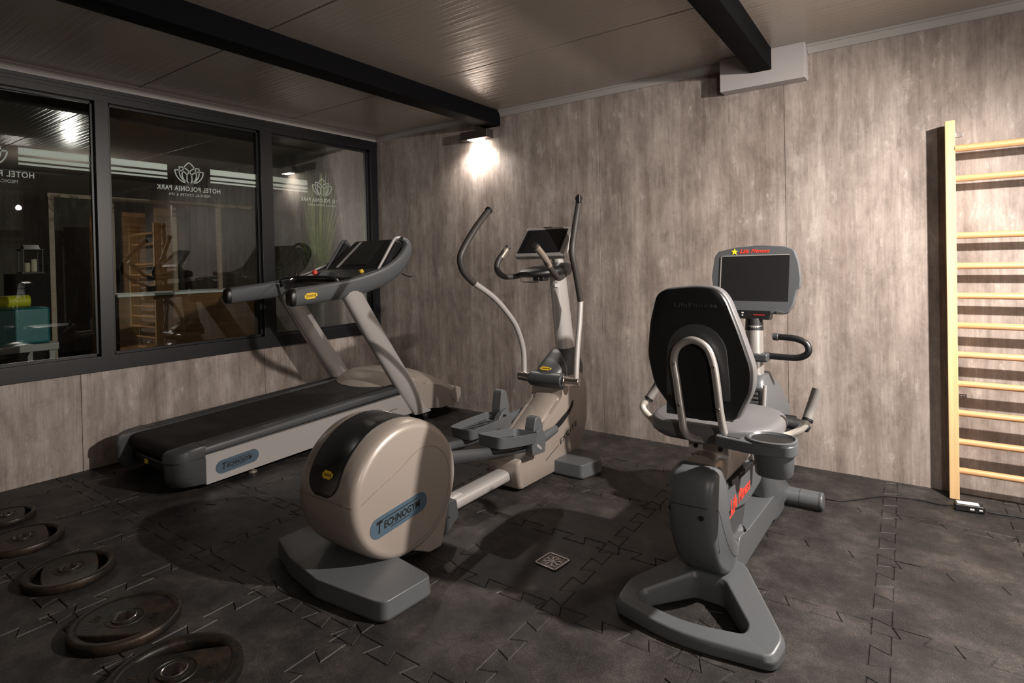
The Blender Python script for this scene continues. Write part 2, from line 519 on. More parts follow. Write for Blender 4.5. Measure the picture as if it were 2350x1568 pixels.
for f in bm.faces:
    if not any(v in outer for v in f.verts):
        dz = random.uniform(-0.0009, 0.0009); tx = random.uniform(-0.0015, 0.0015); cc = f.calc_center_median()
        for v in f.verts: v.co.z += dz + tx * (v.co.x - cc.x)
g = bmesh.ops.bisect_plane(bm, geom=bm.verts[:] + bm.edges[:] + bm.faces[:], plane_co=(0, 0, 0), plane_no=(0, 1, 0), clear_outer=True)
g = bmesh.ops.bisect_plane(bm, geom=bm.verts[:] + bm.edges[:] + bm.faces[:], plane_co=(0, 0, 0), plane_no=(-1, 0, 0), clear_outer=True)
g = bmesh.ops.bisect_plane(bm, geom=bm.verts[:] + bm.edges[:] + bm.faces[:], plane_co=(XR, 0, 0), plane_no=(1, 0, 0), clear_outer=True)
g = bmesh.ops.bisect_plane(bm, geom=bm.verts[:] + bm.edges[:] + bm.faces[:], plane_co=(0, YF, 0), plane_no=(0, -1, 0), clear_outer=True)
fl_o = struct('floor', bm, 'floor', smooth=False)
if sum(p.normal.z for p in fl_o.data.polygons) < 0: fl_o.data.flip_normals()

# walls of upright laminate boards with narrow joints
def boards(bm, axis, a0, a1, step, start, z0, z1, th):
    e = [a0]
    k = start
    while k < a1:
        if k > a0 + 0.01: e.append(k)
        k += step
    e.append(a1)
    for p, q in zip(e, e[1:]):
        if axis == 'x': box(bm, p + 0.0012, q - 0.0012, 0.0, th, z0, z1)
        else: box(bm, -th, 0.0, p + 0.0012, q - 0.0012, z0, z1)
bm = B(); boards(bm, 'x', 0.0, XR, 1.338, 3.905 - 2 * 1.338, -0.02, H, 0.03); struct('wall_back', bm, 'wall', bevel=0.0012, seg=1)
bm = B(); boards(bm, 'y', YF, 0.0, 1.338, -1.302 - 4 * 1.338, -0.02, 0.66, 0.03); struct('wall_left', bm, 'wall', bevel=0.0012, seg=1)
bm = B(); box(bm, XR, XR + 0.1, YF, 0, -0.02, H); struct('wall_right', bm, 'wall')
bm = B(); box(bm, 0, XR, YF - 0.1, YF, -0.02, H); struct('wall_front', bm, 'wall')
# ceiling of wide panels
bm = B()
ys = [0.02, -1.015, -2.245, -3.475, -4.705, YF]
for a, b in zip(ys, ys[1:]):
    box(bm, 0.0, XR, b + 0.004, a - 0.004, H, H + 0.05)
struct('ceiling', bm, 'ceil', bevel=0.003, seg=2)
bm = B(); box(bm, -0.02, XR, YF, 0.05, H + 0.02, H + 0.08); struct('ceiling_deck', bm, 'beam').name = 'ceiling.001'
# cove trims under the ceiling
def cove(bm, axis, a0, a1, drop=0.052, out=0.042):
    prof = [(0, H), (out, H), (out, H - 0.012), (out - 0.01, H - 0.014), (0.014, H - drop + 0.01), (0.014, H - drop), (0, H - drop)]
    if axis == 'x': prism(bm, [(-p, z) for p, z in prof], a0, a1, 'x')
    else: prism(bm, [(p, z) for p, z in prof], a0, a1, 'y')
bm = B(); cove(bm, 'x', 0.0, 3.532); cove(bm, 'x', 4.05, XR); struct('trim_1', bm, 'trim', smooth=False)
bm = B(); cove(bm, 'y', YF, 0.0); struct('trim_2', bm, 'trim', smooth=False)

# beams running from the back wall
def beam(x0, x1, z0, label, y1, sk=0.035):
    bm = B()
    # a hollow-section flange beam: web box with thin lips at the lower edge
    sec = roundpoly([(x0, z0), (x1, z0), (x1, H), (x0, H)], [0.006, 0.006, 0, 0], 3)
    a = [Vector((p[0], y1, p[1])) for p in sec]
    b = [Vector((p[0] + sk * (y1 - YF), YF, p[1])) for p in sec]
    sweep(bm, [a, b])
    return top('ceiling_beam', bm, 'beam', label, 'beam', loc=((x0 + x1) / 2, y1, H), smooth=True, group=None)
beam(1.465, 1.622, 2.545, 'black steel ceiling beam meeting the wall beside the lit wall lamp', -0.012)
beam(3.73, 3.857, 2.542, 'black steel ceiling beam ending on the pale grey wall box', -0.11)
bm = B(); box(bm, 3.534, 4.048, -0.108, 0.0, 2.457, H)
top('duct_box', bm, 'boxw', 'pale grey boxed cladding under the ceiling where the beam ends on the wall', 'box', loc=(3.79, -0.05, H), bevel=0.002)

# ------------------------------------------------------------------ the window
bm = B()
X0, X1 = -0.10, 0.012
YW = YF + 0.02
box(bm, X0, X1, YW, 0, 0.657, 0.762)                      # sill rail
box(bm, X0, X1, YW, 0, 2.528, H - 0.05)                   # head rail
box(bm, X0 + 0.01, X1 + 0.004, YW, 0, 2.575, 2.60)
for a, b in ((-0.09, 0.0), (-1.296, -1.184), (-2.518, -2.432), (-3.75, -3.655), (-4.98, -4.885)):
    box(bm, X0 + 0.002, X1 - 0.002, a, b, 0.70, 2.57)
win = struct('window_1', bm, 'frame', bevel=0.003, seg=2)
for a, b in ((-1.184, -0.09), (-2.432, -1.296), (-3.655, -2.518), (-4.885, -3.75)):
    bm = B(); xg = -0.045
    vs = [bm.verts.new(p) for p in ((xg, a, 0.75), (xg, b, 0.75), (xg, b, 2.54), (xg, a, 2.54))]
    bm.faces.new(vs)
    struct('pane', bm, 'glass', parent=win, smooth=False)
    bm = B()                                              # slim glazing bead around each pane
    t = 0.018
    for bx in ((a, b, 0.762, 0.762 + t), (a, b, 2.528 - t, 2.528), (a, a + t, 0.762, 2.528), (b - t, b, 0.762, 2.528)):
        box(bm, -0.043, -0.022, *bx)
    struct('glazing_bead', bm, 'frame', parent=win, bevel=0.002, seg=1)
# frosted film stripes and mirrored lettering, stuck on the outer face of the panes
def gm(y, z):      # seen from this room the writing runs right to left: local x goes towards -y
    return plane_mtx((-0.047, y, z), (0, -1, 0), (0, 0, 1))
def lotus_strokes(bm, s, mtx, w):
    def arc(pts, n=10): return [(p.x * s, p.y * s) for p in smoothpoly([(a, b, 0) for a, b in pts], n, False)]
    for sg in (-1, 1):
        for pts in (
            [(0, 1.0), (0.17, 0.84), (0.28, 0.66), (0.32, 0.5)],                                   # tip petal outside
            [(0.32, 0.5), (0.33, 0.36), (0.28, 0.2), (0.18, 0.08), (0.10, 0.0)],
            [(0.0, 0.55), (0.12, 0.66), (0.27, 0.73), (0.46, 0.75)],                              # second petal
            [(0.46, 0.75), (0.46, 0.56), (0.44, 0.38), (0.34, 0.2), (0.2, 0.06), (0.1, 0.0)],
            [(0.10, 0.38), (0.2, 0.5), (0.34, 0.56), (0.48, 0.585), (0.66, 0.59)],                # outer petal
            [(0.66, 0.59), (0.62, 0.4), (0.52, 0.22), (0.34, 0.07), (0.06, 0.0)],
            [(0.0, 0.55), (0.08, 0.44), (0.115, 0.3), (0.11, 0.14), (0.06, 0.0)],
        ):
            ribbon(bm, arc([(sg * a, b) for a, b in pts]), w, mtx)
for k, yc in enumerate((-0.637, -1.866, -3.09, -4.32)):
    bm = B()
    lotus_strokes(bm, 0.165, gm(yc, 2.025), 0.0085)
    merge(bm, text_bm('HOTEL POLONIA PARK', 0.036, gm(yc, 1.981), 0.0004, width=0.485, bold=0.0008, space=1.1))
    merge(bm, text_bm('MEDICAL CENTER & SPA', 0.020, gm(yc, 1.934), 0.0004, width=0.315, space=1.15))
    struct('lettering', bm, 'film', parent=win, smooth=False)
    bm = B()
    y_l = yc - 0.163; y_r = yc + 0.163
    ends = [(-0.637, -0.09), (-1.866, -1.296), (-3.09, -2.518), (-4.32, -3.75)][k][1]
    far = [-1.184, -2.432, -3.655, -4.885][k]
    for z0, z1 in ((2.110, 2.156), (2.071, 2.095), (2.045, 2.059)):
        polyface(bm, [(-(y_r), z0), (-(ends), z0), (-(ends), z1), (-(y_r), z1)], plane_mtx((-0.047, 0, 0), (0, -1, 0), (0, 0, 1)))
        polyface(bm, [(-(far), z0), (-(y_l), z0), (-(y_l), z1), (-(far), z1)], plane_mtx((-0.047, 0, 0), (0, -1, 0), (0, 0, 1)))
    struct('film_stripes', bm, 'film', parent=win, smooth=False)

# ------------------------------------------------------------------ wall lamp
lt = thing('wall_lamp', 'dark metal box wall lamp shining down the wall under the beam end', 'lamp', (1.385, 0.0, 2.49))
bm = B(); box(bm, 1.235, 1.535, -0.10, -0.002, 2.452, 2.525)
obj('housing', bm, 'lampm', lt, 0.004)
bm = B(); box(bm, 1.315, 1.455, -0.095, -0.02, 2.4485, 2.4515)
obj('lens', bm, 'glow', lt, 0.0, label='glowing white lens')

# ------------------------------------------------------------------ floor drain
dr = thing('floor_drain', 'small square steel floor drain grate with a cut-out flower pattern', 'drain', (3.285, -1.91, 0))
MD = plane_mtx((3.285, -1.912, 0.0015), (1, -0.10, 0), (0.14, 1, 0))
bm = B()
h = 0.056
for a in range(4):
    R4 = Matrix.Rotation(a * math.pi / 2, 4, 'Z')
    box(bm, -h - 0.003, h + 0.003, h - 0.005, h + 0.003, 0, 0.005, MD @ R4)
obj('rim', bm, 'steel', dr, 0.001)
bm = B(); box(bm, -h + 0.004, h - 0.004, -h + 0.004, h - 0.004, -0.002, 0.0006, MD)
obj('sump', bm, 'lampm', dr, 0)
bm = B()
for a in range(8):
    R8 = MD @ Matrix.Rotation(a * math.pi / 4 + 0.12, 4, 'Z')
    L_ = 0.048 if a % 2 == 0 else 0.056
    pts = smoothpoly([(0.006, 0.0, 0), (0.022, 0.0075, 0), (0.038, 0.010, 0), (L_ - 0.002, 0.002, 0)], 5, False)
    ribbon(bm, [(p.x, p.y) for p in pts], 0.0028, R8, 0.003)
    ribbon(bm, [(p.x, -p.y) for p in pts], 0.0028, R8, 0.003)
    R9 = MD @ Matrix.Rotation(a * math.pi / 4 + math.pi / 8 + 0.12, 4, 'Z')
    ribbon(bm, [(0.016, 0), (0.044, 0)], 0.004, R9, 0.0025)
cyl(bm, MD @ Vector((0, 0, 0)), MD @ Vector((0, 0, 0.003)), 0.008)
obj('flower_grate', bm, 'steel', dr, 0, smooth=False)

# ------------------------------------------------------------------ wall bars
wb = thing('wall_bars', 'pale pine wall bars with round rungs fixed to the wall at the right edge', 'wall bars', (5.17, 0, 0))
bm = B(); box(bm, 4.738, 4.783, -0.132, -0.028, 0.003, 2.070)
obj('upright', bm, 'pine', wb, 0.003)
bm = B(); box(bm, 5.60, 5.645, -0.132, -0.028, 0.003, 2.070)
obj('upright', bm, 'pine', wb, 0.003)
for k, z in enumerate((1.916, 1.754, 1.444, 1.279, 1.117, 0.955, 0.795, 0.635, 0.475, 0.317, 0.158)):
    bm = B()
    yr = -0.105 if k else -0.118
    tube(bm, [(4.781, yr, z), (5.602, yr, z)], 0.0175 if k else 0.019, 16, smooth=False, flat=(1, 1.0))
    obj('rung', bm, 'beech', wb)
for z in (2.006, 0.551):
    bm = B(); box(bm, 4.783, 4.822, -0.006, -0.0005, z - 0.012, z + 0.012); box(bm, 4.783, 4.787, -0.05, -0.0005, z - 0.012, z + 0.012)
    for dx in (0.798, 0.81):
        cyl(bm, (4.0 + dx, -0.0055, z), (4.0 + dx, -0.0085, z), 0.0035, seg=12)
    obj('bracket', bm, 'steel', wb, 0.001, label='grey metal fixing bracket')
    bm = B(); box(bm, 5.56, 5.60, -0.006, -0.0005, z - 0.012, z + 0.012); box(bm, 5.596, 5.60, -0.05, -0.0005, z - 0.012, z + 0.012)
    obj('bracket', bm, 'steel', wb, 0.001)
for x in (4.738, 5.60):
    for z in (0.55, 2.0):
        bm = B(); box(bm, x + 0.004, x + 0.041, -0.028, -0.0008, z - 0.03, z + 0.03)
        obj('spacer', bm, 'pine', wb, 0.002)

# ------------------------------------------------------------------ cable and its power supply
ps = thing('power_adapter', 'black power adapter lying on the floor at the foot of the wall bars', 'adapter', (4.82, -0.262, 0))
bm = B()
MP = plane_mtx((4.818, -0.262, 0.003), (1, 0.12, 0), (-0.12, 1, 0))
box(bm, -0.062, 0.062, -0.03, 0.03, 0.0, 0.034, MP)
obj('casing', bm, 'black', ps, 0.005)
bm = B(); box(bm, -0.05, 0.042, -0.018, 0.024, 0.034, 0.0348, MP); obj('label', bm, 'white', ps, 0, label='white printed sticker on top')
bm = B(); box(bm, 0.0, 0.018, -0.0306, -0.030, 0.012, 0.02, MP); box(bm, 0.038, 0.052, -0.0306, -0.030, 0.013, 0.02, MP)
obj('side_label', bm, 'white', ps, 0)
bm = B()
tube(bm, [(4.752, -0.268, 0.016), (4.70, -0.262, 0.006), (4.585, -0.251, 0.006), (4.446, -0.290, 0.006), (4.33, -0.42, 0.006), (4.26, -0.485, 0.006), (4.195, -0.504, 0.006), (4.107, -0.502, 0.006), (4.04, -0.49, 0.006), (3.99, -0.50, 0.012)], 0.004, 8)
top('power_cable', bm, 'cable', 'thin black cable snaking from the bike to the power adapter', 'cable', loc=(4.45, -0.3, 0))
bm = B()
tube(bm, [(4.884, -0.256, 0.012), (4.93, -0.246, 0.006), (5.04, -0.234, 0.006), (5.25, -0.225, 0.006), (5.6, -0.26, 0.006), (5.9, -0.16, 0.006)], 0.0045, 8)
top('mains_lead', bm, 'cable', 'black mains lead running right from the power adapter below the rungs', 'cable', loc=(5.3, -0.24, 0))
# ================================================================== treadmill
def yz(*pts): return [Vector(p) for p in pts]
TX0, TX1 = 0.20, 1.08
tm = thing('treadmill', 'treadmill with silver side panel and curved dark grey handrails by the window', 'treadmill', (0.64, -1.4, 0))
def dk(y): return 0.247 + 0.044 * (y + 2.545)        # deck line rises gently towards the front
# deck body under the belt
bm = B(); prism(bm, roundpoly([(-2.43, 0.10), (-0.55, 0.15), (-0.55, dk(-.55) - 0.035), (-2.43, dk(-2.43) - 0.035)], 0.01), TX0 + 0.03, TX1 - 0.03)
obj('deck', bm, 'black', tm, 0.004)
# side panels
for x0, x1 in ((TX1 - 0.03, TX1), (TX0, TX0 + 0.03)):
    bm = B(); prism(bm, roundpoly([(-2.352, 0.035), (-0.575, 0.095), (-0.70, 0.272), (-2.357, 0.215)], [0.004, 0.01, 0.01, 0.004]), x0, x1)
    obj('side_panel', bm, 'silver', tm, 0.006, label='silver side panel')
# foot rails along both sides
for x0, x1, s in ((TX1 - 0.135, TX1 + 0.004, 1), (TX0 - 0.004, TX0 + 0.135, -1)):
    bm = B()
    secs = []
    for y in (-2.36, -1.8, -1.2, -0.66):
        z = dk(y) + 0.0
        prof = [(x0, z - 0.03), (x0 + 0.004, z + 0.012), (x0 + 0.02, z + 0.022), (x1 - 0.03, z + 0.022), (x1 - 0.006, z + 0.008), (x1, z - 0.006), (x1, z - 0.03)]
        if s < 0: prof = [(x0 + x1 - p, q) for p, q in prof]
        secs.append([Vector((p, y, q)) for p, q in prof])
    sweep(bm, secs)
    obj('foot_rail', bm, 'dgrey', tm, 0.003)
    bm = B()
    xa = x0 + 0.03 if s > 0 else x0 + 0.055
    for k in range(5):
        xx = xa + k * 0.012
        prism(bm, [(-2.3, dk(-2.3) + 0.021), (-0.75, dk(-.75) + 0.021), (-0.75, dk(-.75) + 0.0235), (-2.3, dk(-2.3) + 0.0235)], xx, xx + 0.004)
    obj('tread_strip', bm, 'black', tm, 0)
# rear end caps: rounded charcoal corners
for s, xo, xi in ((1, TX1 + 0.003, TX1 - 0.14), (-1, TX0 - 0.003, TX0 + 0.14)):
    bm = B(); secs = []
    for z, k in ((0.045, 0.035), (0.075, 0.012), (0.12, 0.0), (0.205, 0.0)):
        plan = roundpoly([(xi, -2.352), (xo, -2.352), (xo - s * k, -2.500 + k), (xi + s * 0.02, -2.555 + k)], [0.001, 0.001, 0.055, 0.03], 6)
        secs.append([Vector((p[0], p[1], z)) for p in plan])
    sweep(bm, secs)
    obj('end_cap', bm, 'dgrey', tm, 0.004)
    bm = B(); secs = []
    for z, k in ((0.207, 0.0), (0.235, 0.0), (0.262, 0.006), (0.272, 0.022)):
        plan = roundpoly([(xi, -2.352), (xo, -2.352), (xo - s * k, -2.508 + k), (xi + s * 0.02, -2.562 + k)], [0.001, 0.001, 0.055, 0.03], 6)
        secs.append([Vector((p[0], p[1], z + 0.044 * (p[1] + 2.42))) for p in plan])
    sweep(bm, secs)
    obj('end_cap_lid', bm, 'dgrey', tm, 0.003)
bm = B(); prism(bm, roundpoly([(-2.40, 0.05), (-2.40, 0.15), (-2.47, 0.15), (-2.46, 0.085)], 0.008), TX0 + 0.1, TX1 - 0.1)
obj('rear_apron', bm, 'black', tm, 0.003)
ML = plane_mtx((0.55, -2.47, 0.118), (1, 0, 0), (0, 0.1, 1))
bm = B(); box(bm, -0.026, 0.026, -0.014, 0.014, 0, 0.0015, ML); obj('rear_label', bm, 'yellow', tm, 0, label='small yellow label on the rear')
# belt with its rounded rear turn
bm = B()
bp_ = [(-0.56, dk(-.56) + 0.012)]
bp_ += [(-2.44, dk(-2.44) + 0.012)]
for k in range(1, 10):
    a = math.pi / 2 + math.pi * k / 9
    bp_.append((-2.44 + 0.048 * math.cos(a), dk(-2.44) - 0.036 + 0.048 * math.sin(a)))
bp_.append((-0.56, dk(-.56) - 0.08))
prism(bm, [Vector(p) for p in bp_], TX0 + 0.138, TX1 - 0.138)
obj('running_belt', bm, 'belt', tm, 0, ang=40)
# motor hood: champagne shell across the front, thin at the belt edge
bm = B()
secs = []
NX = 25
for i in range(NX):
    t = i / (NX - 1); x = 0.135 + (1.115 - 0.135) * t; e = abs(2 * t - 1)
    yr = -0.93 + 0.34 * e ** 2.2                      # rear edge bows towards the belt
    pk = 0.435 - 0.11 * e ** 3
    prof = smoothpoly([(0, yr, dk(yr) + 0.018), (0, yr + 0.14, dk(yr) + 0.018 + (pk - dk(yr)) * 0.72), (0, -0.52, pk), (0, -0.33, pk - 0.035), (0, -0.14, pk - 0.12), (0, -0.045, 0.215), (0, -0.03, 0.15)], 4, False)
    prof += [Vector((0, -0.07, 0.085)), Vector((0, -0.3, 0.075)), Vector((0, yr + 0.04, 0.12))]
    secs.append([Vector((x, p.y, p.z)) for p in prof])
sweep(bm, secs)
obj('motor_hood', bm, 'champ', tm, 0.006, ang=50, label='champagne coloured motor hood')
for x, s in ((1.117, 1), (0.133, -1)):
    bm = B(); cyl(bm, (x - s * 0.004, -0.105, 0.17), (x + s * 0.004, -0.105, 0.17), 0.064, seg=40); obj('hood_disc', bm, 'champ', tm, 0.002)
# leaning posts
def post(x, z0, name='upright'):
    bm = B(); secs = []
    for t in (0, 0.12, 0.3, 0.5, 0.7, 0.88, 1.0):
        z = lerp(0.075, 1.17, t); yc = lerp(-0.505, -1.245, t) - 0.035 * math.sin(math.pi * t) * 0.4
        hw = lerp(0.104, 0.096, t); hx = 0.042
        if z < z0: z = z0; t2 = (z0 - 0.075) / 1.095; yc = lerp(-0.505, -1.245, t2)
        prof = []
        for k in range(20):
            a = 2 * math.pi * k / 20
            ca, sa = math.cos(a), math.sin(a)
            prof.append(Vector((x + hx * math.copysign(abs(ca) ** 0.6, ca), yc + hw * math.copysign(abs(sa) ** 0.75, sa), z)))
        secs.append(prof)
    sweep(bm, secs)
    return obj(name, bm, 'silver', tm, 0.003, ang=60)
post(1.075, 0.075); post(0.235, 0.26)
# handrails: long flattened arms that sweep up around the console
def rail(x, s):
    bm = B(); secs = []
    ctr = smoothpoly([(-1.735, 1.139, 0.060), (-1.69, 1.142, 0.064), (-1.50, 1.157, 0.066), (-1.28, 1.178, 0.068), (-1.06, 1.217, 0.069), (-0.88, 1.270, 0.068), (-0.745, 1.342, 0.062), (-0.66, 1.42, 0.052), (-0.615, 1.495, 0.040), (-0.622, 1.545, 0.026), (-0.665, 1.572, 0.017)], 5, False)
    for i, p in enumerate(ctr):
        a = ctr[max(i - 1, 0)]; b = ctr[min(i + 1, len(ctr) - 1)]
        t = Vector((b.x - a.x, b.y - a.y)).normalized(); n = Vector((-t.y, t.x))
        u = i / (len(ctr) - 1)
        hw = 0.043 - 0.012 * max(0, u - 0.5)
        xx = x - s * 0.045 * max(0, (u - 0.55) / 0.45) ** 1.5
        prof = []
        for k in range(22):
            an = 2 * math.pi * k / 22
            ca, sa = math.cos(an), math.sin(an)
            du = math.copysign(abs(sa) ** 0.8, sa) * p.z; dx = math.copysign(abs(ca) ** 0.7, ca) * hw
            prof.append(Vector((xx + dx, p.x + n.x * du, p.y + n.y * du)))
        secs.append(prof)
    sweep(bm, secs)
    hr = obj('handrail', bm, 'mgrey', tm, 0.002, ang=60)
    bm = B()
    prof0 = []
    for yy, k in ((-1.757, 0.86), (-1.745, 1.0), (-1.725, 1.03)):
        prof0.append([Vector((x + math.copysign(abs(math.cos(a)) ** 0.7, math.cos(a)) * 0.043 * k, yy, 1.139 + math.copysign(abs(math.sin(a)) ** 0.8, math.sin(a)) * 0.0605 * k)) for a in [2 * math.pi * q / 22 for q in range(22)]])
    sweep(bm, prof0)
    obj('end_plug', bm, 'black', hr, 0.0, ang=60)
    # bright strut returning down beside the display
    bm = B()
    xs = x - s * 0.075
    tube(bm, [(xs + s * 0.012, -0.640, 1.578), (xs, -0.690, 1.573), (xs - s * 0.004, -0.735, 1.520), (xs - s * 0.004, -0.80, 1.430), (xs - s * 0.002, -0.895, 1.305)], [0.012, 0.014, 0.014, 0.013, 0.011], 12, 5, flat=(0.8, 1.0))
    obj('side_strut', bm, 'silver' if s > 0 else 'dgrey', tm, label='bright silver strut beside the display' if s > 0 else None)
    bm = B(); prism(bm, roundpoly([(-0.90, 1.27), (-0.77, 1.335), (-0.655, 1.44), (-0.635, 1.53), (-0.69, 1.55), (-0.87, 1.31)], 0.02), xs - s * 0.02, xs + s * 0.02)
    obj('side_well', bm, 'matte', tm, 0.002)
    return hr
hr1 = rail(1.075, 1); rail(0.235, -1)
# console between the rails
PB, PT = Vector((0, -0.90, 1.315)), Vector((0, -0.635, 1.575))
bm = B()
MC = plane_mtx((0.655, -0.7675, 1.445), (1, 0, 0), (0, PT.y - PB.y, PT.z - PB.z))
prism(bm, roundpoly([(-0.325, -0.185), (0.325, -0.185), (0.295, 0.185), (-0.235, 0.185)], 0.03), -0.055, 0.0, 'z', MC)
obj('console', bm, 'black', tm, 0.008)
bm = B(); prism(bm, roundpoly([(-0.16, -0.125), (0.175, -0.125), (0.165, 0.155), (-0.12, 0.155)], 0.012), 0.0, 0.004, 'z', MC)
obj('display', bm, 'screen', tm, 0.002)
for xa in (-0.20, -0.178):
    bm = B(); ribbon(bm, [(xa - 0.01, -0.15), (xa + 0.045, 0.165)], 0.0016, MC, 0.003); obj('console_trim', bm, 'silver', tm, 0, label='thin bright trim line beside the display')
# lower dashboard tray reaching towards the runner
bm = B(); prism(bm, roundpoly([(-1.19, 1.225), (-0.93, 1.20), (-0.80, 1.26), (-0.84, 1.335), (-1.0, 1.30), (-1.17, 1.262)], 0.018), 0.285, 1.03)
obj('dashboard', bm, 'black', tm, 0.006)
bm = B(); tube(bm, [(0.30, -1.30, 1.205), (0.32, -1.335, 1.25), (0.50, -1.345, 1.272), (0.8, -1.345, 1.272), (1.0, -1.33, 1.262), (1.03, -1.29, 1.22)], 0.011, 10)
obj('sensor_bar', bm, 'black', tm)
bm = B(); prism(bm, roundpoly([(-1.30, 1.262), (-1.26, 1.31), (-1.18, 1.318), (-1.10, 1.29), (-1.02, 1.26), (-1.2, 1.25)], 0.015), 0.69, 0.76)
hd = obj('centre_grip', bm, 'dgrey', tm, 0.01)
bm = B(); ring = cyl(bm, (0.72, -1.285, 1.295), (0.72, -1.298, 1.322), 0.022, 0.017, 20); obj('stop_button', bm, 'red', hd, 0.003, label='red emergency stop button')
bm = B(); cyl(bm, (0.945, -1.005, 1.285), (0.945, -1.02, 1.318), 0.017, 0.017, 20); obj('adjust_knob', bm, 'yellow', tm, 0.003, label='yellow round knob on the dashboard')
bm = B(); tube(bm, [(0.385, -1.29, 1.245), (0.375, -1.25, 1.262), (0.38, -1.18, 1.268), (0.41, -1.15, 1.262)], 0.007, 8); obj('speed_lever', bm, 'steel', tm)
bm = B(); cyl(bm, (0.385, -1.235, 1.26), (0.385, -1.235, 1.298), 0.012, 0.009, 14); obj('lever_knob', bm, 'black', tm, 0.002)
bm = B(); prism(bm, roundpoly([(-1.32, 1.19), (-0.94, 1.285), (-0.88, 1.36), (-1.02, 1.305), (-1.30, 1.232)], 0.012), 0.255, 0.315)
obj('inner_fairing', bm, 'black', tm, 0.004)
# badges
def badge_m(y0, z0, y1, z1, x): return plane_mtx((x, (y0 + y1) / 2, (z0 + z1) / 2), (0, y1 - y0, z1 - z0), (0, z0 - z1, y1 - y0))
def wordmark(s, w, cap, m):
    bm = text_bm(s[1:], cap * 0.82, m @ Matrix.Translation((w * 0.055, -cap * 0.02, 0)), 0.0006, 0.25, w * 0.84, 0.0012)
    merge(bm, text_bm(s[0], cap * 1.25, m @ Matrix.Translation((-w * 0.44, 0, 0)), 0.0006, 0.25, w * 0.13, 0.0015))
    ribbon(bm, [(-w * 0.5, cap * 0.72), (w * 0.42, cap * 0.72)], cap * 0.10, m)
    ribbon(bm, [(-w * 0.22, -cap * 0.68), (w * 0.22, -cap * 0.68)], cap * 0.09, m)
    return bm
mb = badge_m(-2.298, 0.115, -2.005, 0.135, TX1)
bm = B(); polyface(bm, stadium(0.285, 0.084), mb, 0.002); bd = obj('badge', bm, 'blue', tm, 0, smooth=False, label='slate blue oval badge on the side panel')
obj('badge_lettering', wordmark('TECHNOGYM', 0.20, 0.030, mb @ Matrix.Translation((0, 0, 0.0022))), 'ink', bd, 0, smooth=False)
me_ = badge_m(-1.16, 0.155, -0.92, 0.162, TX1)
bm = text_bm('EXCITE', 0.026, me_ @ Matrix.Translation((-0.04, 0, 0.0004)), 0.0004, 0.2, 0.19, 0, 1.4)
ribbon(bm, [(0.085, 0.0), (0.25, 0.002)], 0.004, me_, 0.0008)
obj('side_lettering', bm, 'ink', tm, 0, smooth=False)
def yellow_tag(par, m, w, h):
    bm = B(); polyface(bm, [(-w/2, -h*.32), (-w*.38, -h*.3), (-w*.36, -h*.5), (w*.3, -h*.5), (w*.36, -h*.22), (w/2, -h*.2), (w/2, h*.3), (w*.3, h*.34), (w*.26, h*.5), (-w*.34, h*.5), (-w*.4, h*.25), (-w/2, h*.22)], m, 0.0012)
    o = obj('yellow_tag', bm, 'yellow', par, 0, smooth=False, label='small yellow logo tag')
    bm = text_bm('TECHNOGYM', h * 0.36, m @ Matrix.Translation((0, 0, 0.0014)), 0.0003, 0.2, w * 0.74, 0.0003)
    obj('tag_lettering', bm, 'ink', par, 0, smooth=False)
yellow_tag(hr1, badge_m(-1.675, 1.141, -1.545, 1.152, 1.075 + 0.0445), 0.105, 0.042)
# feet
for (x, y) in ((1.02, -2.02), (0.26, -2.02)):
    bm = B(); cyl(bm, (x, y, 0.002), (x, y, 0.016), 0.028, 0.026); cyl(bm, (x, y, 0.016), (x, y, 0.11), 0.009); cyl(bm, (x, y, 0.03), (x, y, 0.045), 0.016, seg=6)
    obj('levelling_foot', bm, 'bronze', tm, 0.0015)
for x in (1.045, 0.235):
    bm = B(); cyl(bm, (x - 0.015, -0.44, 0.035), (x + 0.02, -0.44, 0.035), 0.034, seg=28); obj('transport_wheel', bm, 'black', tm, 0.004)
    bm = B(); cyl(bm, (x + 0.019, -0.44, 0.035), (x + 0.023, -0.44, 0.035), 0.014, seg=18); obj('wheel_hub', bm, 'steel', tm, 0.001)
bm = B(); tube(bm, [(1.04, -0.66, 1.275), (1.04, -0.60, 1.255), (1.04, -0.555, 1.25)], 0.006, 8); obj('hook', bm, 'black', tm)

# ================================================================== elliptical trainer
CX = 2.60
el = thing('elliptical_trainer', 'champagne elliptical trainer with big round rear housing and tall silver arms', 'elliptical trainer', (CX, -1.7, 0))
# rear flywheel housing
def ringsec(x, r, yc, zc, n=56, flat=0.0):
    out = []
    for k in range(n):
        a = 2 * math.pi * k / n
        y = yc + r * 1.06 * math.cos(a); z = zc + r * math.sin(a)
        out.append(Vector((x, y, max(z, zc - r * 0.985))))
    return out
YW_, ZW_ = -2.30, 0.352
bm = B()
R0 = 0.300
secs = []
for x, r in ((-0.192, 0.262), (-0.188, 0.278), (-0.178, 0.290), (-0.160, 0.297), (-0.12, 0.302), (0, 0.304), (0.12, 0.302), (0.160, 0.297), (0.178, 0.290), (0.188, 0.278), (0.192, 0.262)):
    secs.append(ringsec(CX + x, r, YW_, ZW_))
sweep(bm, secs)
wh = obj('flywheel_housing', bm, 'champ', el, 0, ang=60, label='champagne drum shaped rear housing')
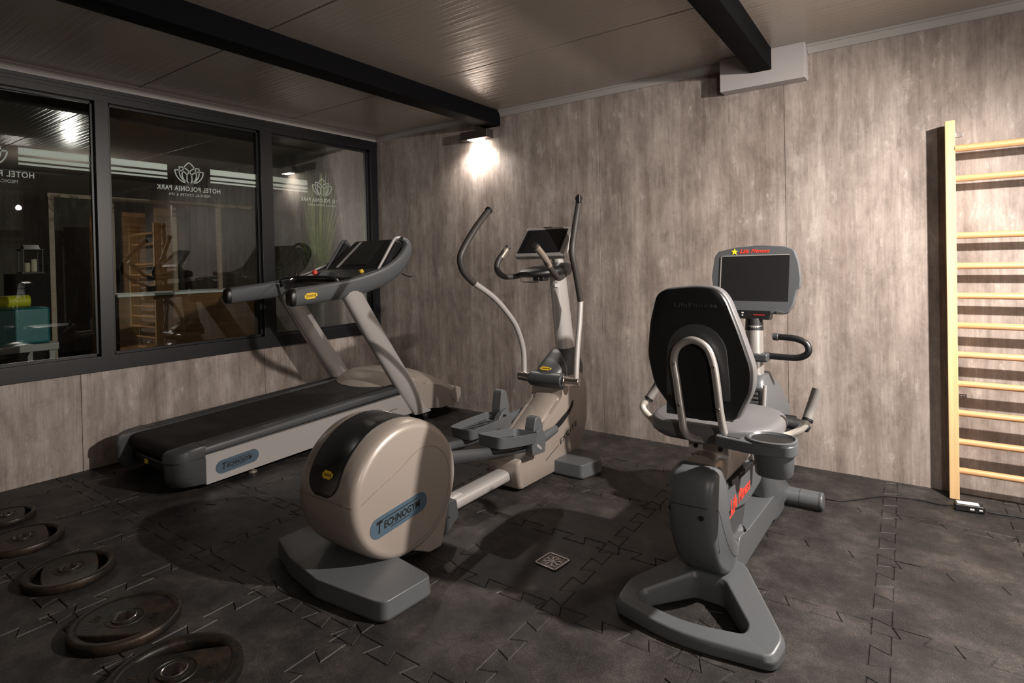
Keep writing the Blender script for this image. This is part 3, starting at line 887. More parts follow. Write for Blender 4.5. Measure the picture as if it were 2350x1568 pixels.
# raised cover line and seams on the drum side
def arcpts(r, a0, a1, n=24, k=1.06): return [(YW_ + r * k * math.cos(math.radians(lerp(a0, a1, i / n))), ZW_ + r * math.sin(math.radians(lerp(a0, a1, i / n)))) for i in range(n + 1)]
MX = plane_mtx((CX + 0.1922, 0, 0), (0, 1, 0), (0, 0, 1))
bm = B(); ribbon(bm, [(p.x, p.y) for p in smoothpoly([(-2.575, 0.372, 0), (-2.50, 0.405, 0), (-2.36, 0.460, 0), (-2.27, 0.505, 0), (-2.20, 0.515, 0), (-2.12, 0.49, 0), (-2.06, 0.42, 0), (-2.045, 0.32, 0), (-2.09, 0.20, 0), (-2.20, 0.115, 0), (-2.36, 0.088, 0)], 6, False)], 0.003, MX, 0.0008)
obj('cover_seam', bm, 'bronze', el, 0)
# black inset over the top of the drum
bm = B(); secs = []
for i in range(26):
    t = (i / 25) ** 1.6; a = math.radians(lerp(174, 62, t))
    hw = 0.102 * math.sqrt(max(0.0, 1 - max(0, 1 - (t + 0.008) / 0.17) ** 2.6)) * min(1, 0.5 + 5 * (1 - t))
    r0, r1 = 0.299, 0.3085
    def pt(x, r): return Vector((CX - 0.005 + x, YW_ + r * 1.06 * math.cos(a), ZW_ + r * math.sin(a)))
    secs.append([pt(-hw, r0), pt(-hw, r1 - 0.002), pt(-hw * 0.93, r1), pt(-hw * 0.86, r1 - 0.004), pt(0, r1 - 0.004), pt(hw * 0.86, r1 - 0.004), pt(hw * 0.93, r1), pt(hw, r1 - 0.002), pt(hw, r0)])
sweep(bm, secs)
ins = obj('drum_inset', bm, 'screen', el, 0, ang=50, label='glossy black curved inset on the drum')
an = math.radians(157)
MI = plane_mtx((CX + 0.012, YW_ + 0.307 * 1.06 * math.cos(an), ZW_ + 0.307 * math.sin(an)), (1, 0, 0), (0, 0.40, 1))
yellow_tag(ins, MI, 0.066, 0.032)
bm = B(); ribbon(bm, [(CX - 0.190, 0.0), (CX + 0.188, 0.0)], 0.004, plane_mtx((0, YW_ - 0.3035 * 1.06, ZW_ + 0.022), (1, 0, 0), (0, 0, 1)), 0.001)
obj('cover_seam', bm, 'bronze', el, 0); bm = B()
mb = plane_mtx((CX + 0.192, -2.366, 0.262), (0, 1, 0.11), (0, -0.11, 1))
bm.free(); bm = B(); polyface(bm, stadium(0.335, 0.088), mb, 0.002); bd = obj('badge', bm, 'blue', el, 0, smooth=False, label='slate blue oval badge on the drum')
obj('badge_lettering', wordmark('TECHNOGYM', 0.26, 0.036, mb @ Matrix.Translation((0.0, 0, 0.0022))), 'ink', bd, 0, smooth=False)
# pedestal under the drum
bm = B(); prism(bm, roundpoly([(-2.40, 0.094), (-2.34, 0.092), (-2.165, 0.008), (-2.085, 0.008), (-2.05, 0.12), (-2.02, 0.24), (-2.3, 0.3), (-2.42, 0.2)], 0.012), CX - 0.165, CX + 0.175)
obj('drum_pedestal', bm, 'champ', el, 0.008)
bm = B(); prism(bm, roundpoly([(-2.16, 0.03), (-2.04, 0.05), (-1.955, 0.10), (-1.97, 0.19), (-2.1, 0.2)], 0.01), CX + 0.03, CX + 0.17)
obj('pedestal_bracket', bm, 'dgrey', el, 0.006)
bm = B(); cyl(bm, (CX + 0.17, -2.03, 0.125), (CX + 0.1735, -2.03, 0.125), 0.006, seg=12); obj('bolt', bm, 'steel', el, 0)
# rear foot
def crescent(z, k, zc=0):
    pts = [(CX - 0.41 + k, -2.58 + k), (CX - 0.2, -2.655 + k), (CX + 0.05, -2.700 + k), (CX + 0.37 - k, -2.672 + k), (CX + 0.415 - k, -2.655 + k), (CX + 0.425 - k, -2.42 - k), (CX + 0.40 - k, -2.405 - k), (CX + 0.1, -2.37), (CX - 0.1, -2.36), (CX - 0.38 + k, -2.39), (CX - 0.41 + k, -2.42)]
    return [Vector((p[0], p[1], z)) for p in roundpoly(pts, 0.02, 3)]
bm = B(); sweep(bm, [crescent(0.004, 0.006), crescent(0.015, 0.0), crescent(0.085, 0.004)])
obj('rear_foot', bm, 'mgrey', el, 0.010, ang=30, label='wide slate grey rear foot')
# spine tube
bm = B(); secs = []
for t in range(7):
    y = lerp(-2.08, -1.26, t / 6); z = 0.083 + 0.01 * t / 6
    secs.append([Vector((CX + 0.055 * math.copysign(abs(math.cos(a)) ** .7, math.cos(a)), y, z + 0.036 * math.copysign(abs(math.sin(a)) ** .7, math.sin(a)))) for a in [2 * math.pi * k / 24 for k in range(24)]])
sweep(bm, secs); obj('spine_tube', bm, 'silver', el, 0, ang=60, label='flat silver tube joining drum and front body')
# front body
bm = B()
secs = []
prof = roundpoly([(-1.345, 0.014), (-0.70, 0.006), (-0.625, 0.085), (-0.545, 0.22), (-0.525, 0.33), (-0.535, 0.50), (-0.60, 0.60), (-0.80, 0.60), (-0.862, 0.53), (-0.872, 0.462), (-1.245, 0.245), (-1.372, 0.185), (-1.378, 0.13)], [0.02, 0.02, 0.05, 0.06, 0.06, 0.04, 0.03, 0.03, 0.03, 0.03, 0.03, 0.02, 0.02], 5)
cyy, czz = -0.95, 0.3
for x, k in ((-0.118, 0.955), (-0.110, 0.985), (-0.095, 1.0), (0.095, 1.0), (0.110, 0.985), (0.118, 0.955)):
    secs.append([Vector((CX + 0.0 + x, cyy + (p.x - cyy) * k, czz + (p.y - czz) * k)) for p in prof])
sweep(bm, secs)
obj('front_body', bm, 'champ', el, 0.004, ang=40, label='champagne front body shell')
# sloping top shield
bm = B(); secs = []
for x, dz in ((-0.096, -0.004), (-0.07, 0.014), (0, 0.024), (0.07, 0.014), (0.096, -0.004)):
    secs.append([Vector((CX + x, p[0], p[1] + dz)) for p in ((-1.26, 0.235), (-0.90, 0.445), (-0.88, 0.47), (-0.86, 0.44), (-1.24, 0.22))])
sweep(bm, secs); obj('top_shield', bm, 'champ', el, 0.003, ang=60)
bm = B(); prism(bm, [Vector(p[:2]) for p in smoothpoly([(-1.05, 0.277, 0), (-0.90, 0.335, 0), (-0.79, 0.378, 0), (-0.735, 0.425, 0), (-0.74, 0.385, 0), (-0.82, 0.325, 0), (-0.93, 0.282, 0)], 5)], CX + 0.10, CX + 0.1195)
obj('slot', bm, 'matte', el, 0)
mx_ = plane_mtx((CX + 0.1185, -0.80, 0.225), (0, 1, 0.36), (0, -0.36, 1))
bm = text_bm('EXCITE', 0.030, mx_, 0.0006, 0.15, 0.235, 0.0008, 1.3); ribbon(bm, [(-0.30, -0.006), (-0.135, -0.006)], 0.004, mx_, 0.0008)
obj('side_lettering', bm, 'ink', el, 0, smooth=False)
# front foot
bm = B()
def ff(z, k): return [Vector((p[0], p[1], z)) for p in roundpoly([(CX - 0.345 + k, -0.98 + k), (CX + 0.32 - k, -0.985 + k), (CX + 0.365 - k, -0.81), (CX + 0.30 - k, -0.70 - k), (CX - 0.28 + k, -0.70 - k), (CX - 0.36 + k, -0.80)], 0.025, 4)]
sweep(bm, [ff(0.004, 0.005), ff(0.014, 0), ff(0.092, 0.006)]); obj('front_foot', bm, 'mgrey', el, 0.012, ang=30, label='wide slate grey front foot')
# charcoal collar above the pivots and the pivot barrel
bm = B(); secs = []
for z, y0, y1, hx in ((0.555, -0.88, -0.505, 0.105), (0.60, -0.90, -0.50, 0.115), (0.645, -0.865, -0.51, 0.112), (0.69, -0.80, -0.535, 0.095), (0.73, -0.745, -0.55, 0.078), (0.755, -0.715, -0.565, 0.066)):
    secs.append([Vector((CX + hx * math.copysign(abs(math.cos(a)) ** .6, math.cos(a)), (y0 + y1) / 2 + (y1 - y0) / 2 * math.copysign(abs(math.sin(a)) ** .7, math.sin(a)), z)) for a in [2 * math.pi * k / 28 for k in range(28)]])
sweep(bm, secs); col_ = obj('collar', bm, 'dgrey', el, 0.004, ang=60)
yellow_tag(col_, plane_mtx((CX - 0.005, -0.868, 0.645), (1, 0, 0), (0, 0.55, 1)), 0.085, 0.024)
bm = B(); cyl(bm, (CX - 0.125, -0.862, 0.573), (CX + 0.125, -0.862, 0.573), 0.049, seg=32); obj('pivot_barrel', bm, 'dgrey', el, 0.010)
# mast
bm = B(); secs = []
for t in range(6):
    z = lerp(0.72, 1.25, t / 5); yc = lerp(-0.618, -0.70, t / 5); hy = lerp(0.085, 0.068, t / 5); hx = lerp(0.055, 0.050, t / 5)
    secs.append([Vector((CX + hx * math.copysign(abs(math.cos(a)) ** .85, math.cos(a)), yc + hy * math.sin(a), z)) for a in [2 * math.pi * k / 28 for k in range(28)]])
sweep(bm, secs); ms = obj('mast', bm, 'silver', el, 0, ang=60, label='silver mast')
bm = B(); polyface(bm, [(-0.017, -0.012), (0.017, -0.012), (0.017, 0.012), (-0.017, 0.012)], plane_mtx((CX + 0.028, -0.758, 1.19), (1, 0.30, 0), (0, 0.12, 1)), 0.001)
obj('sticker', bm, 'white', ms, 0, smooth=False, label='small white sticker')
# moving arms
def arm(pts, s):
    x = CX + s * 0.21
    bm = B(); cyl(bm, (CX + s * 0.124, -0.862, 0.573), (x + s * 0.024, -0.845, 0.573), 0.030, seg=28)
    cyl(bm, (CX + s * 0.128, -0.862, 0.573), (CX + s * 0.142, -0.861, 0.573), 0.036, seg=28)
    obj('arm_hub', bm, 'chrome', el, 0.004, label='metal arm pivot')
    p = [Vector(q) for q in pts]
    k = {1: 3, -1: 5}[s]
    bm = B(); tube(bm, [p[0] - Vector((0, 0, 0.03))] + p[:k + 1], 0.0185, 18, 6)
    a = obj('moving_arm', bm, 'silver', el, label='bent silver push arm')
    bm = B(); tube(bm, p[k:], [0.0205] * 8, 18, 6); g_ = obj('arm_grip', bm, 'dgrip', a, label='dark foam grip')
    bm = B(); d = (p[-1] - p[-2]).normalized(); tube(bm, [p[-1] - d * 0.012, p[-1] + d * 0.006], 0.024, 18, smooth=False); obj('grip_end', bm, 'black', a, 0.003)
    return a
arm([(2.392, -0.825, 0.60), (2.392, -0.835, 0.757), (2.390, -0.905, 0.914), (2.385, -1.02, 1.037), (2.378, -1.148, 1.137), (2.372, -1.32, 1.228), (2.372, -1.415, 1.298), (2.378, -1.452, 1.377), (2.385, -1.425, 1.443), (2.392, -1.322, 1.564), (2.40, -1.19, 1.687)], -1)
arm([(2.812, -0.848, 0.606), (2.812, -0.824, 0.785), (2.818, -0.80, 0.952), (2.822, -0.788, 1.092), (2.822, -0.838, 1.265), (2.818, -0.876, 1.405), (2.812, -0.832, 1.545), (2.81, -0.77, 1.717), (2.806, -0.755, 1.762)], 1)
bm = B(); box(bm, 2.806, 2.832, -0.79, -0.764, 1.725, 1.782); obj('thumb_switch', bm, 'black', el, 0.006)
# fixed handlebar under the console
bm = B(); tube(bm, [(2.428, -1.03, 1.452), (2.408, -1.115, 1.36), (2.406, -1.115, 1.292), (2.43, -1.05, 1.258), (2.475, -0.90, 1.272), (2.52, -0.80, 1.285)], 0.019, 16); h1 = obj('fixed_handle', bm, 'dgrip', el)
bm = B(); tube(bm, [(2.715, -0.80, 1.265), (2.745, -0.92, 1.245), (2.778, -1.01, 1.262), (2.786, -1.09, 1.312), (2.782, -1.165, 1.393), (2.775, -1.24, 1.452)], 0.019, 16); h2 = obj('fixed_handle', bm, 'dgrip', el)
bm = B(); tube(bm, [(2.786, -1.10, 1.322), (2.7835, -1.15, 1.378), (2.7765, -1.225, 1.441)], 0.0203, 16); obj('pulse_sensor', bm, 'bronze', h2, label='metal pulse sensor sleeve')
bm = B(); tube(bm, [(2.425, -1.045, 1.437), (2.413, -1.095, 1.382)], 0.0203, 16, smooth=False); obj('pulse_sensor', bm, 'bronze', h1)
# control pod
bm = B(); secs = []
for y, x0, x1, z0, z1 in ((-1.03, 2.50, 2.60, 1.262, 1.288), (-0.99, 2.475, 2.66, 1.250, 1.300), (-0.90, 2.47, 2.73, 1.250, 1.322), (-0.80, 2.49, 2.74, 1.245, 1.345), (-0.68, 2.52, 2.70, 1.25, 1.345), (-0.62, 2.55, 2.66, 1.26, 1.33)):
    secs.append([Vector(((x0 + x1) / 2 + (x1 - x0) / 2 * math.copysign(abs(math.cos(a)) ** .6, math.cos(a)), y, (z0 + z1) / 2 + (z1 - z0) / 2 * math.copysign(abs(math.sin(a)) ** .7, math.sin(a)))) for a in [2 * math.pi * k / 24 for k in range(24)]])
sweep(bm, secs); obj('control_pod', bm, 'black', el, 0, ang=60)
bm = B(); tube(bm, [(2.50, -1.0, 1.262), (2.50, -1.0, 1.226), (2.52, -1.0, 1.222), (2.62, -1.0, 1.222), (2.64, -1.0, 1.226), (2.64, -1.0, 1.25)], 0.003, 8, 3); obj('bottle_ring', bm, 'steel', el)
bm = B(); box(bm, 2.575, 2.655, -0.97, -0.90, 1.228, 1.258); obj('clip', bm, 'black', el, 0.006)
bm = B(); cyl(bm, (CX + 0.03, -0.73, 1.33), (CX + 0.02, -0.76, 1.40), 0.036, seg=28); obj('console_neck', bm, 'silver', el, 0.004)
# tilted console
MC = plane_mtx((2.572, -0.815, 1.482), (1, 0.0, 0), (0, 0.14, 0.20))
bm = B(); prism(bm, roundpoly([(-0.205, -0.118), (0.185, -0.118), (0.192, 0.122), (-0.185, 0.122)], 0.018, 5), -0.035, 0.006, 'z', MC)
cn = obj('console', bm, 'silver', el, 0.008, label='silver framed console')
bm = B(); prism(bm, roundpoly([(-0.185, -0.092), (0.150, -0.092), (0.158, 0.100), (-0.165, 0.100)], 0.008, 3), 0.006, 0.008, 'z', MC); obj('bezel', bm, 'black', cn, 0.001)
bm = B(); prism(bm, roundpoly([(-0.150, -0.085), (0.120, -0.085), (0.128, 0.092), (-0.132, 0.092)], 0.004, 3), 0.008, 0.0095, 'z', MC); obj('display', bm, 'screen', cn, 0)
bm = B(); box(bm, -0.055, 0.02, 0.120, 0.128, -0.02, 0.002, MC); obj('camera_bar', bm, 'black', cn, 0.002)
# cranks, pedal bars and foot plates
def pedal(x, yf, zf, yr, zr, tilt, yt, zt_):
    # bar from the drum to the front link
    bm = B(); tube(bm, [(x, yr, zr), (x, lerp(yr, yf, 0.45), lerp(zr, zf, 0.45) - 0.006), (x, yf, zf)], [0.030, 0.027, 0.022], 16, 4, flat=(0.8, 1.1))
    pb = obj('pedal_bar', bm, 'dgrey', el, 0, ang=60)
    # foot plate: shallow tray
    M_ = plane_mtx((x, yt, zt_), (1, 0, 0), (0, math.cos(tilt), math.sin(tilt)))
    out = roundpoly([(-0.088, -0.165), (0.088, -0.165), (0.096, 0.02), (0.085, 0.205), (-0.085, 0.205), (-0.096, 0.02)], 0.035, 5)
    bm = B()
    n = len(out)
    def lay(k, z): return [bm.verts.new(M_ @ Vector((p[0] * k, 0.02 + (p[1] - 0.02) * (1 - (1 - k) * 0.5), z))) for p in out]
    a0, a1, a2, a3 = lay(0.90, -0.026), lay(1.0, 0.036), lay(0.95, 0.036), lay(0.90, -0.004)
    for r_, q_ in ((a0, a1), (a1, a2), (a2, a3)):
        for i in range(n): bm.faces.new((r_[i], r_[(i + 1) % n], q_[(i + 1) % n], q_[i]))
    bm.faces.new(a0[::-1]); bm.faces.new(a3)
    fp = obj('foot_plate', bm, 'mgrey', el, 0.003, ang=50, label='slate grey foot tray')
    bm = B()
    for i in range(10):
        yy = -0.12 + i * 0.028
        box(bm, -0.060, 0.060, yy, yy + 0.010, -0.004, 0.001, M_)
    obj('tread_ribs', bm, 'dgrey', fp, 0.001)
    return M_
M1 = pedal(2.742, -1.22, 0.248, -2.12, 0.425, -0.16, -1.515, 0.362)
M2 = pedal(2.448, -1.14, 0.285, -2.10, 0.34, 0.03, -1.405, 0.362)
def link(x, y, z, dy, s, h=0.145):
    # upright toe link and its front arm into the body
    bm = B(); prism(bm, roundpoly([(y - 0.052, z + 0.0), (y + 0.035, z - 0.01), (y + 0.042, z + 0.06), (y + 0.012, z + h), (y - 0.035, z + h), (y - 0.06, z + 0.05)], [0.01, 0.01, 0.02, 0.022, 0.022, 0.02], 5), x - 0.034, x + 0.034)
    obj('toe_guard', bm, 'mgrey', el, 0.010, label='upright slate grey toe guard')
    bm = B(); prism(bm, roundpoly([(y - 0.10, z - 0.085), (y + 0.03, z - 0.095), (y + 0.045, z + 0.0), (y + 0.0, z + 0.06), (y - 0.05, z + 0.05), (y - 0.11, z - 0.01)], 0.015, 4), x + 0.01, x + 0.052)
    lk = obj('link_plate', bm, 'mgrey', el, 0.005)
    if s > 0:
        bm = B(); polyface(bm, stadium(0.058, 0.014), plane_mtx((x + 0.052, y - 0.035, z - 0.048), (0, 1, -0.75), (0, 0.75, 1)), 0.002); obj('reflector', bm, 'silver', lk, 0, label='bright strip')
    bm = B(); tube(bm, [(x + 0.02, y + 0.02, z - 0.03), (x + 0.015, y + 0.12, z - 0.02), (x + 0.008, y + 0.225, z - 0.012)], [0.030, 0.030, 0.024], 16, 5, flat=(0.7, 1)); obj('front_link', bm, 'mgrey', el, 0, ang=60)
link(2.752, -1.245, 0.318, 0, 1, 0.122)
link(2.438, -1.155, 0.372, 0, -1, 0.175)

# ================================================================== recumbent bike
KX = 3.965
bk = thing('recumbent_bike', 'slate grey recumbent exercise bike with tall backrest and large square screen', 'exercise bike', (KX, -1.45, 0))
# rear base: triangular loop foot
bm = B()
outer = roundpoly([(KX - 0.285, -2.105), (KX - 0.02, -2.175), (KX + 0.30, -2.125), (KX + 0.318, -2.03), (KX + 0.10, -1.70), (KX - 0.09, -1.70), (KX - 0.28, -1.98)], [0.03, 0.2, 0.03, 0.03, 0.05, 0.05, 0.03], 5)
inner = roundpoly([(KX - 0.195, -2.065), (KX - 0.01, -2.095), (KX + 0.18, -2.062), (KX + 0.185, -2.02), (KX + 0.055, -1.845), (KX - 0.055, -1.845), (KX - 0.195, -2.02)], [0.02, 0.1, 0.02, 0.03, 0.02, 0.02, 0.03], 5)
def tri_ring(bm, z, ko, ki):
    c = Vector((KX, -1.98))
    o = [bm.verts.new(((p[0] - c.x) * ko + c.x, (p[1] - c.y) * ko + c.y, z(p))) for p in outer]
    i = [bm.verts.new(((p[0] - c.x) * ki + c.x, (p[1] - c.y) * ki + c.y, z(p))) for p in inner]
    return o, i
zt = lambda p: 0.052 + 0.085 * max(0, min(1, (p[1] + 2.12) / 0.40)) ** 0.9
z1 = lambda p: zt(p) - 0.022
z0 = lambda p: 0.004
assert len(outer) == len(inner)
rg = [tri_ring(bm, z0, 0.985, 1.0), tri_ring(bm, z1, 1.0, 0.985), tri_ring(bm, zt, 0.955, 1.07)]
n = len(outer)
for (oa, ia), (ob, ib) in zip(rg, rg[1:]):
    for k in range(n):
        bm.faces.new((oa[k], oa[(k + 1) % n], ob[(k + 1) % n], ob[k])); bm.faces.new((ia[k], ib[k], ib[(k + 1) % n], ia[(k + 1) % n]))
for k in range(n):
    bm.faces.new((rg[-1][0][k], rg[-1][0][(k + 1) % n], rg[-1][1][(k + 1) % n], rg[-1][1][k]))
    bm.faces.new((rg[0][0][k], rg[0][1][k], rg[0][1][(k + 1) % n], rg[0][0][(k + 1) % n]))
obj('rear_foot', bm, 'mgrey', bk, 0.006, ang=30, label='triangular loop rear foot')
# rear shroud: hook shaped shell
def shell(prof, x0, x1, soft, name, m, bev=0.004, par=None, label=None):
    bm = B(); cy = sum(p[0] for p in prof) / len(prof); cz = sum(p[1] for p in prof) / len(prof)
    secs = []
    hw = (x1 - x0) / 2; xc = (x0 + x1) / 2
    for q, d in ((-1, 1.0), (-0.93, 0.55), (-0.80, 0.22), (-0.6, 0.0), (0.6, 0.0), (0.80, 0.22), (0.93, 0.55), (1, 1.0)):
        # inset each section towards the inside
        sec = []
        m_ = len(prof)
        for i in range(m_):
            a, b, c = prof[i - 1], prof[i], prof[(i + 1) % m_]
            t = Vector((c[0] - a[0], c[1] - a[1]))
            if t.length < 1e-9: t = Vector((1, 0))
            t.normalize(); nn = Vector((t.y, -t.x))
            sec.append(Vector((xc + q * hw, b[0] - nn.x * soft * d, b[1] - nn.y * soft * d)))
        secs.append(sec)
    sweep(bm, secs)
    return obj(name, bm, m, par or bk, bev, ang=50, label=label)
def ccw(pts):
    a = sum(pts[i - 1][0] * pts[i][1] - pts[i][0] * pts[i - 1][1] for i in range(len(pts)))
    return pts if a > 0 else pts[::-1]
hook = smoothpoly([(-1.975, 0.545, 0), (-2.0, 0.49, 0), (-2.005, 0.42, 0), (-1.995, 0.34, 0), (-1.965, 0.26, 0), (-1.91, 0.18, 0), (-1.83, 0.118, 0), (-1.75, 0.092, 0), (-1.66, 0.105, 0), (-1.59, 0.15, 0), (-1.55, 0.215, 0), (-1.60, 0.205, 0), (-1.655, 0.20, 0), (-1.70, 0.225, 0), (-1.755, 0.30, 0), (-1.785, 0.38, 0), (-1.80, 0.45, 0), (-1.82, 0.52, 0), (-1.85, 0.555, 0), (-1.91, 0.565, 0)], 3)
hook = ccw([(p.x, p.y) for p in hook])
shell(hook, KX - 0.105, KX + 0.07, 0.026, 'rear_shroud', 'mgrey', 0, label='tall hooked slate grey rear shroud')
bm = B(); MS = plane_mtx((KX + 0.0702, 0, 0), (0, 1, 0), (0, 0, 1))
ribbon(bm, [(p.x, p.y) for p in smoothpoly([(-1.965, 0.425, 0), (-1.93, 0.405, 0), (-1.885, 0.33, 0), (-1.82, 0.235, 0), (-1.75, 0.168, 0), (-1.69, 0.150, 0), (-1.64, 0.165, 0)], 5, False)], 0.0022, MS, 0.0005)
ribbon(bm, [(p.x, p.y) for p in smoothpoly([(-1.94, 0.40, 0), (-1.95, 0.33, 0), (-1.935, 0.255, 0)], 5, False)], 0.0018, MS, 0.0005)
obj('shell_seam', bm, 'matte', bk, 0)
bm = B(); ribbon(bm, [(KX - 0.085, 0.0), (KX + 0.05, 0.004)], 0.0022, plane_mtx((0, -2.0065, 0.435), (1, 0, 0), (0, 0, 1)), 0.0006)
obj('shell_seam', bm, 'matte', bk, 0)
for (x, y, z) in ((KX - 0.018 + 0.045, -2.0, 0.40), (KX - 0.09, -1.99, 0.41)):
    bm = B(); cyl(bm, (x, y + 0.012, z), (x, y - 0.006, z), 0.010, seg=16); obj('screw_hole', bm, 'matte', bk, 0)
# floor spine and front column base
bm = B(); prism(bm, roundpoly([(-1.76, 0.10), (-1.6, 0.06), (-1.0, 0.06), (-0.92, 0.12), (-1.0, 0.175), (-1.50, 0.19), (-1.66, 0.21)], 0.015), KX - 0.075, KX + 0.072)
obj('floor_beam', bm, 'mgrey', bk, 0.010)
# arm with the lettering and the recessed panel below
bm = B(); prism(bm, roundpoly([(-1.84, 0.36), (-1.50, 0.29), (-1.28, 0.31), (-1.05, 0.40), (-1.05, 0.54), (-1.30, 0.50), (-1.55, 0.455), (-1.84, 0.475)], 0.02), KX - 0.065, KX + 0.062)
arm_o = obj('lower_arm', bm, 'mgrey', bk, 0.008)
bm = B(); prism(bm, roundpoly([(-1.80, 0.19), (-1.52, 0.18), (-1.40, 0.37), (-1.80, 0.44)], 0.01), KX - 0.04, KX + 0.042)
obj('recess_panel', bm, 'dgrey', bk, 0.004)
mt_ = plane_mtx((KX + 0.0635, -1.615, 0.366), (0, 1, 0.03), (0, -0.03, 1))
bm = text_bm('Life Fitness', 0.050, mt_, 0.0006, 0.35, 0.30, 0.0015)
ribbon(bm, [(-0.17, -0.036), (-0.09, -0.031)], 0.007, mt_)
obj('red_lettering', bm, 'red', arm_o, 0, smooth=False, label='red slanted lettering')
# seat rail and carriage
bm = B(); secs = []
for y in (-1.90, -1.72, -1.4, -1.15, -1.05):
    secs.append([Vector((KX - 0.005 + 0.062 * math.copysign(abs(math.cos(a)) ** .8, math.cos(a)), y, 0.535 + 0.012 * (y + 1.9) + 0.062 * math.copysign(abs(math.sin(a)) ** .9, math.sin(a)))) for a in [2 * math.pi * k / 28 for k in range(28)]])
sweep(bm, secs); obj('seat_rail', bm, 'bronze', bk, 0, ang=60, label='thick bronze tinted seat rail')
bm = B(); secs = []
for y, k in ((-1.80, 1.0), (-1.79, 1.05), (-1.42, 1.08), (-1.41, 1.03)):
    secs.append([Vector((KX - 0.005 + 0.072 * k * math.copysign(abs(math.cos(a)) ** .6, math.cos(a)), y, 0.543 + 0.078 * k * math.copysign(abs(math.sin(a)) ** .6, math.sin(a)))) for a in [2 * math.pi * q / 28 for q in range(28)]])
sweep(bm, secs); obj('seat_carriage', bm, 'champ', bk, 0.002, ang=60)
bm = B(); prism(bm, roundpoly([(-1.835, 0.575), (-1.80, 0.575), (-1.77, 0.645), (-1.835, 0.645)], 0.004), KX - 0.075, KX + 0.08); pl_ = obj('seat_bracket', bm, 'silver', bk, 0.003)
for dx in (-0.045, 0.05):
    bm = B(); cyl(bm, (KX + dx, -1.834, 0.612), (KX + dx, -1.840, 0.612), 0.009, seg=16); obj('bolt', bm, 'black', pl_, 0)
bm = B(); prism(bm, roundpoly([(-1.78, 0.455), (-1.44, 0.44), (-1.44, 0.462), (-1.78, 0.478)], 0.004), KX + 0.02, KX + 0.078); obj('rail_stop', bm, 'matte', bk, 0.003)
# seat cushion
bm = B(); secs = []
def sq(cx, cy, z, a, b, e=0.72, n=40): return [Vector((cx + a * math.copysign(abs(math.cos(t)) ** e, math.cos(t)), cy + b * math.copysign(abs(math.sin(t)) ** e, math.sin(t)), z)) for t in [2 * math.pi * k / n for k in range(n)]]
for z, k in ((0.640, 0.86), (0.643, 0.93), (0.655, 0.985), (0.675, 1.0), (0.695, 0.985), (0.706, 0.94), (0.711, 0.88)):
    secs.append(sq(KX - 0.01, -1.66, z, 0.255 * k, 0.245 * (1 - (1 - k) * 1.0)))
sweep(bm, secs); obj('seat_cushion', bm, 'vinyl', bk, 0, ang=60, label='grey vinyl seat cushion')
# backrest
BY = -1.935
ol = [(3.885, 1.243), (3.965, 1.250), (4.035, 1.243), (4.072, 1.205), (4.118, 1.085), (4.165, 0.945), (4.160, 0.865), (4.112, 0.765), (4.095, 0.752), (3.985, 0.735), (3.875, 0.752), (3.79, 0.855), (3.762, 0.975), (3.773, 1.11), (3.80, 1.215), (3.83, 1.236)]
ol = roundpoly(ol, 0.03, 3)
XCb, ZCb = 3.962, 0.99
def bsec(y, k, dx=0.0, lean=0.0):
    return [Vector((XCb + (p[0] - XCb) * k + dx, y + 0.10 * (ZCb - p[1]) * -0.35, ZCb + (p[1] - ZCb) * k)) for p in ol]
bm = B(); sweep(bm, [bsec(BY, 0.955), bsec(BY + 0.004, 0.975), bsec(BY + 0.018, 0.985), bsec(BY + 0.024, 0.985)])
bs = obj('backrest_shell', bm, 'black', bk, 0, ang=40, label='black backrest shell')
bm = B(); sweep(bm, [bsec(BY + 0.022, 0.97), bsec(BY + 0.026, 0.99), bsec(BY + 0.045, 1.0), bsec(BY + 0.072, 0.995), bsec(BY + 0.088, 0.965), bsec(BY + 0.094, 0.90)])
obj('backrest_cushion', bm, 'vinyl', bk, 0, ang=60, label='grey vinyl backrest cushion')
# recessed arch moulding on the shell
def arch(w, z0_, z1_, y0_, y1_, name, m, par):
    bm = B(); pts = [(XCb - w * 1.02, z0_)]
    for k in range(13):
        a = math.pi - math.pi * k / 12; pts.append((XCb + w * math.cos(a) * 0.98, z1_ - w + w * math.sin(a)))
    pts.append((XCb + w * 1.12, z0_))
    prism(bm, [Vector(p) for p in pts], y0_, y1_, 'y')
    return obj(name, bm, m, par, 0.004)
arch(0.118, 0.752, 1.105, BY - 0.006, BY + 0.01, 'arch_panel', 'dgrey', bs)
arch(0.070, 0.745, 1.055, BY - 0.008, BY + 0.01, 'arch_recess', 'matte', bs)
bm = text_bm('LifeFitness', 0.016, plane_mtx((3.96, BY - 0.003, 1.175), (1, 0, 0), (0, 0, 1)), 0.001, 0, 0.16); obj('embossed_lettering', bm, 'dgrey', bs, 0, smooth=False)
# bent tube holding the backrest
UT = [(3.965, -1.88, 0.652), (3.925, -1.955, 0.685), (3.910, -1.965, 0.77), (3.895, -1.967, 0.89), (3.886, -1.967, 0.965), (3.905, -1.967, 1.020), (3.958, -1.967, 1.046), (4.010, -1.967, 1.022), (4.034, -1.967, 0.965), (4.045, -1.967, 0.89), (4.055, -1.965, 0.79), (4.068, -1.955, 0.70), (4.075, -1.90, 0.655)]
bm = B(); tube(bm, UT, 0.0145, 16, 6); ut = obj('backrest_tube', bm, 'tube', bk, label='satin silver bent tube behind the backrest')
for x, z in ((3.888, 0.955), (4.037, 0.955), (3.906, 0.80), (4.053, 0.80)):
    bm = B(); cyl(bm, (x, -1.979, z), (x, -1.985, z), 0.0075, seg=14); obj('bolt', bm, 'steel', ut, 0.001)
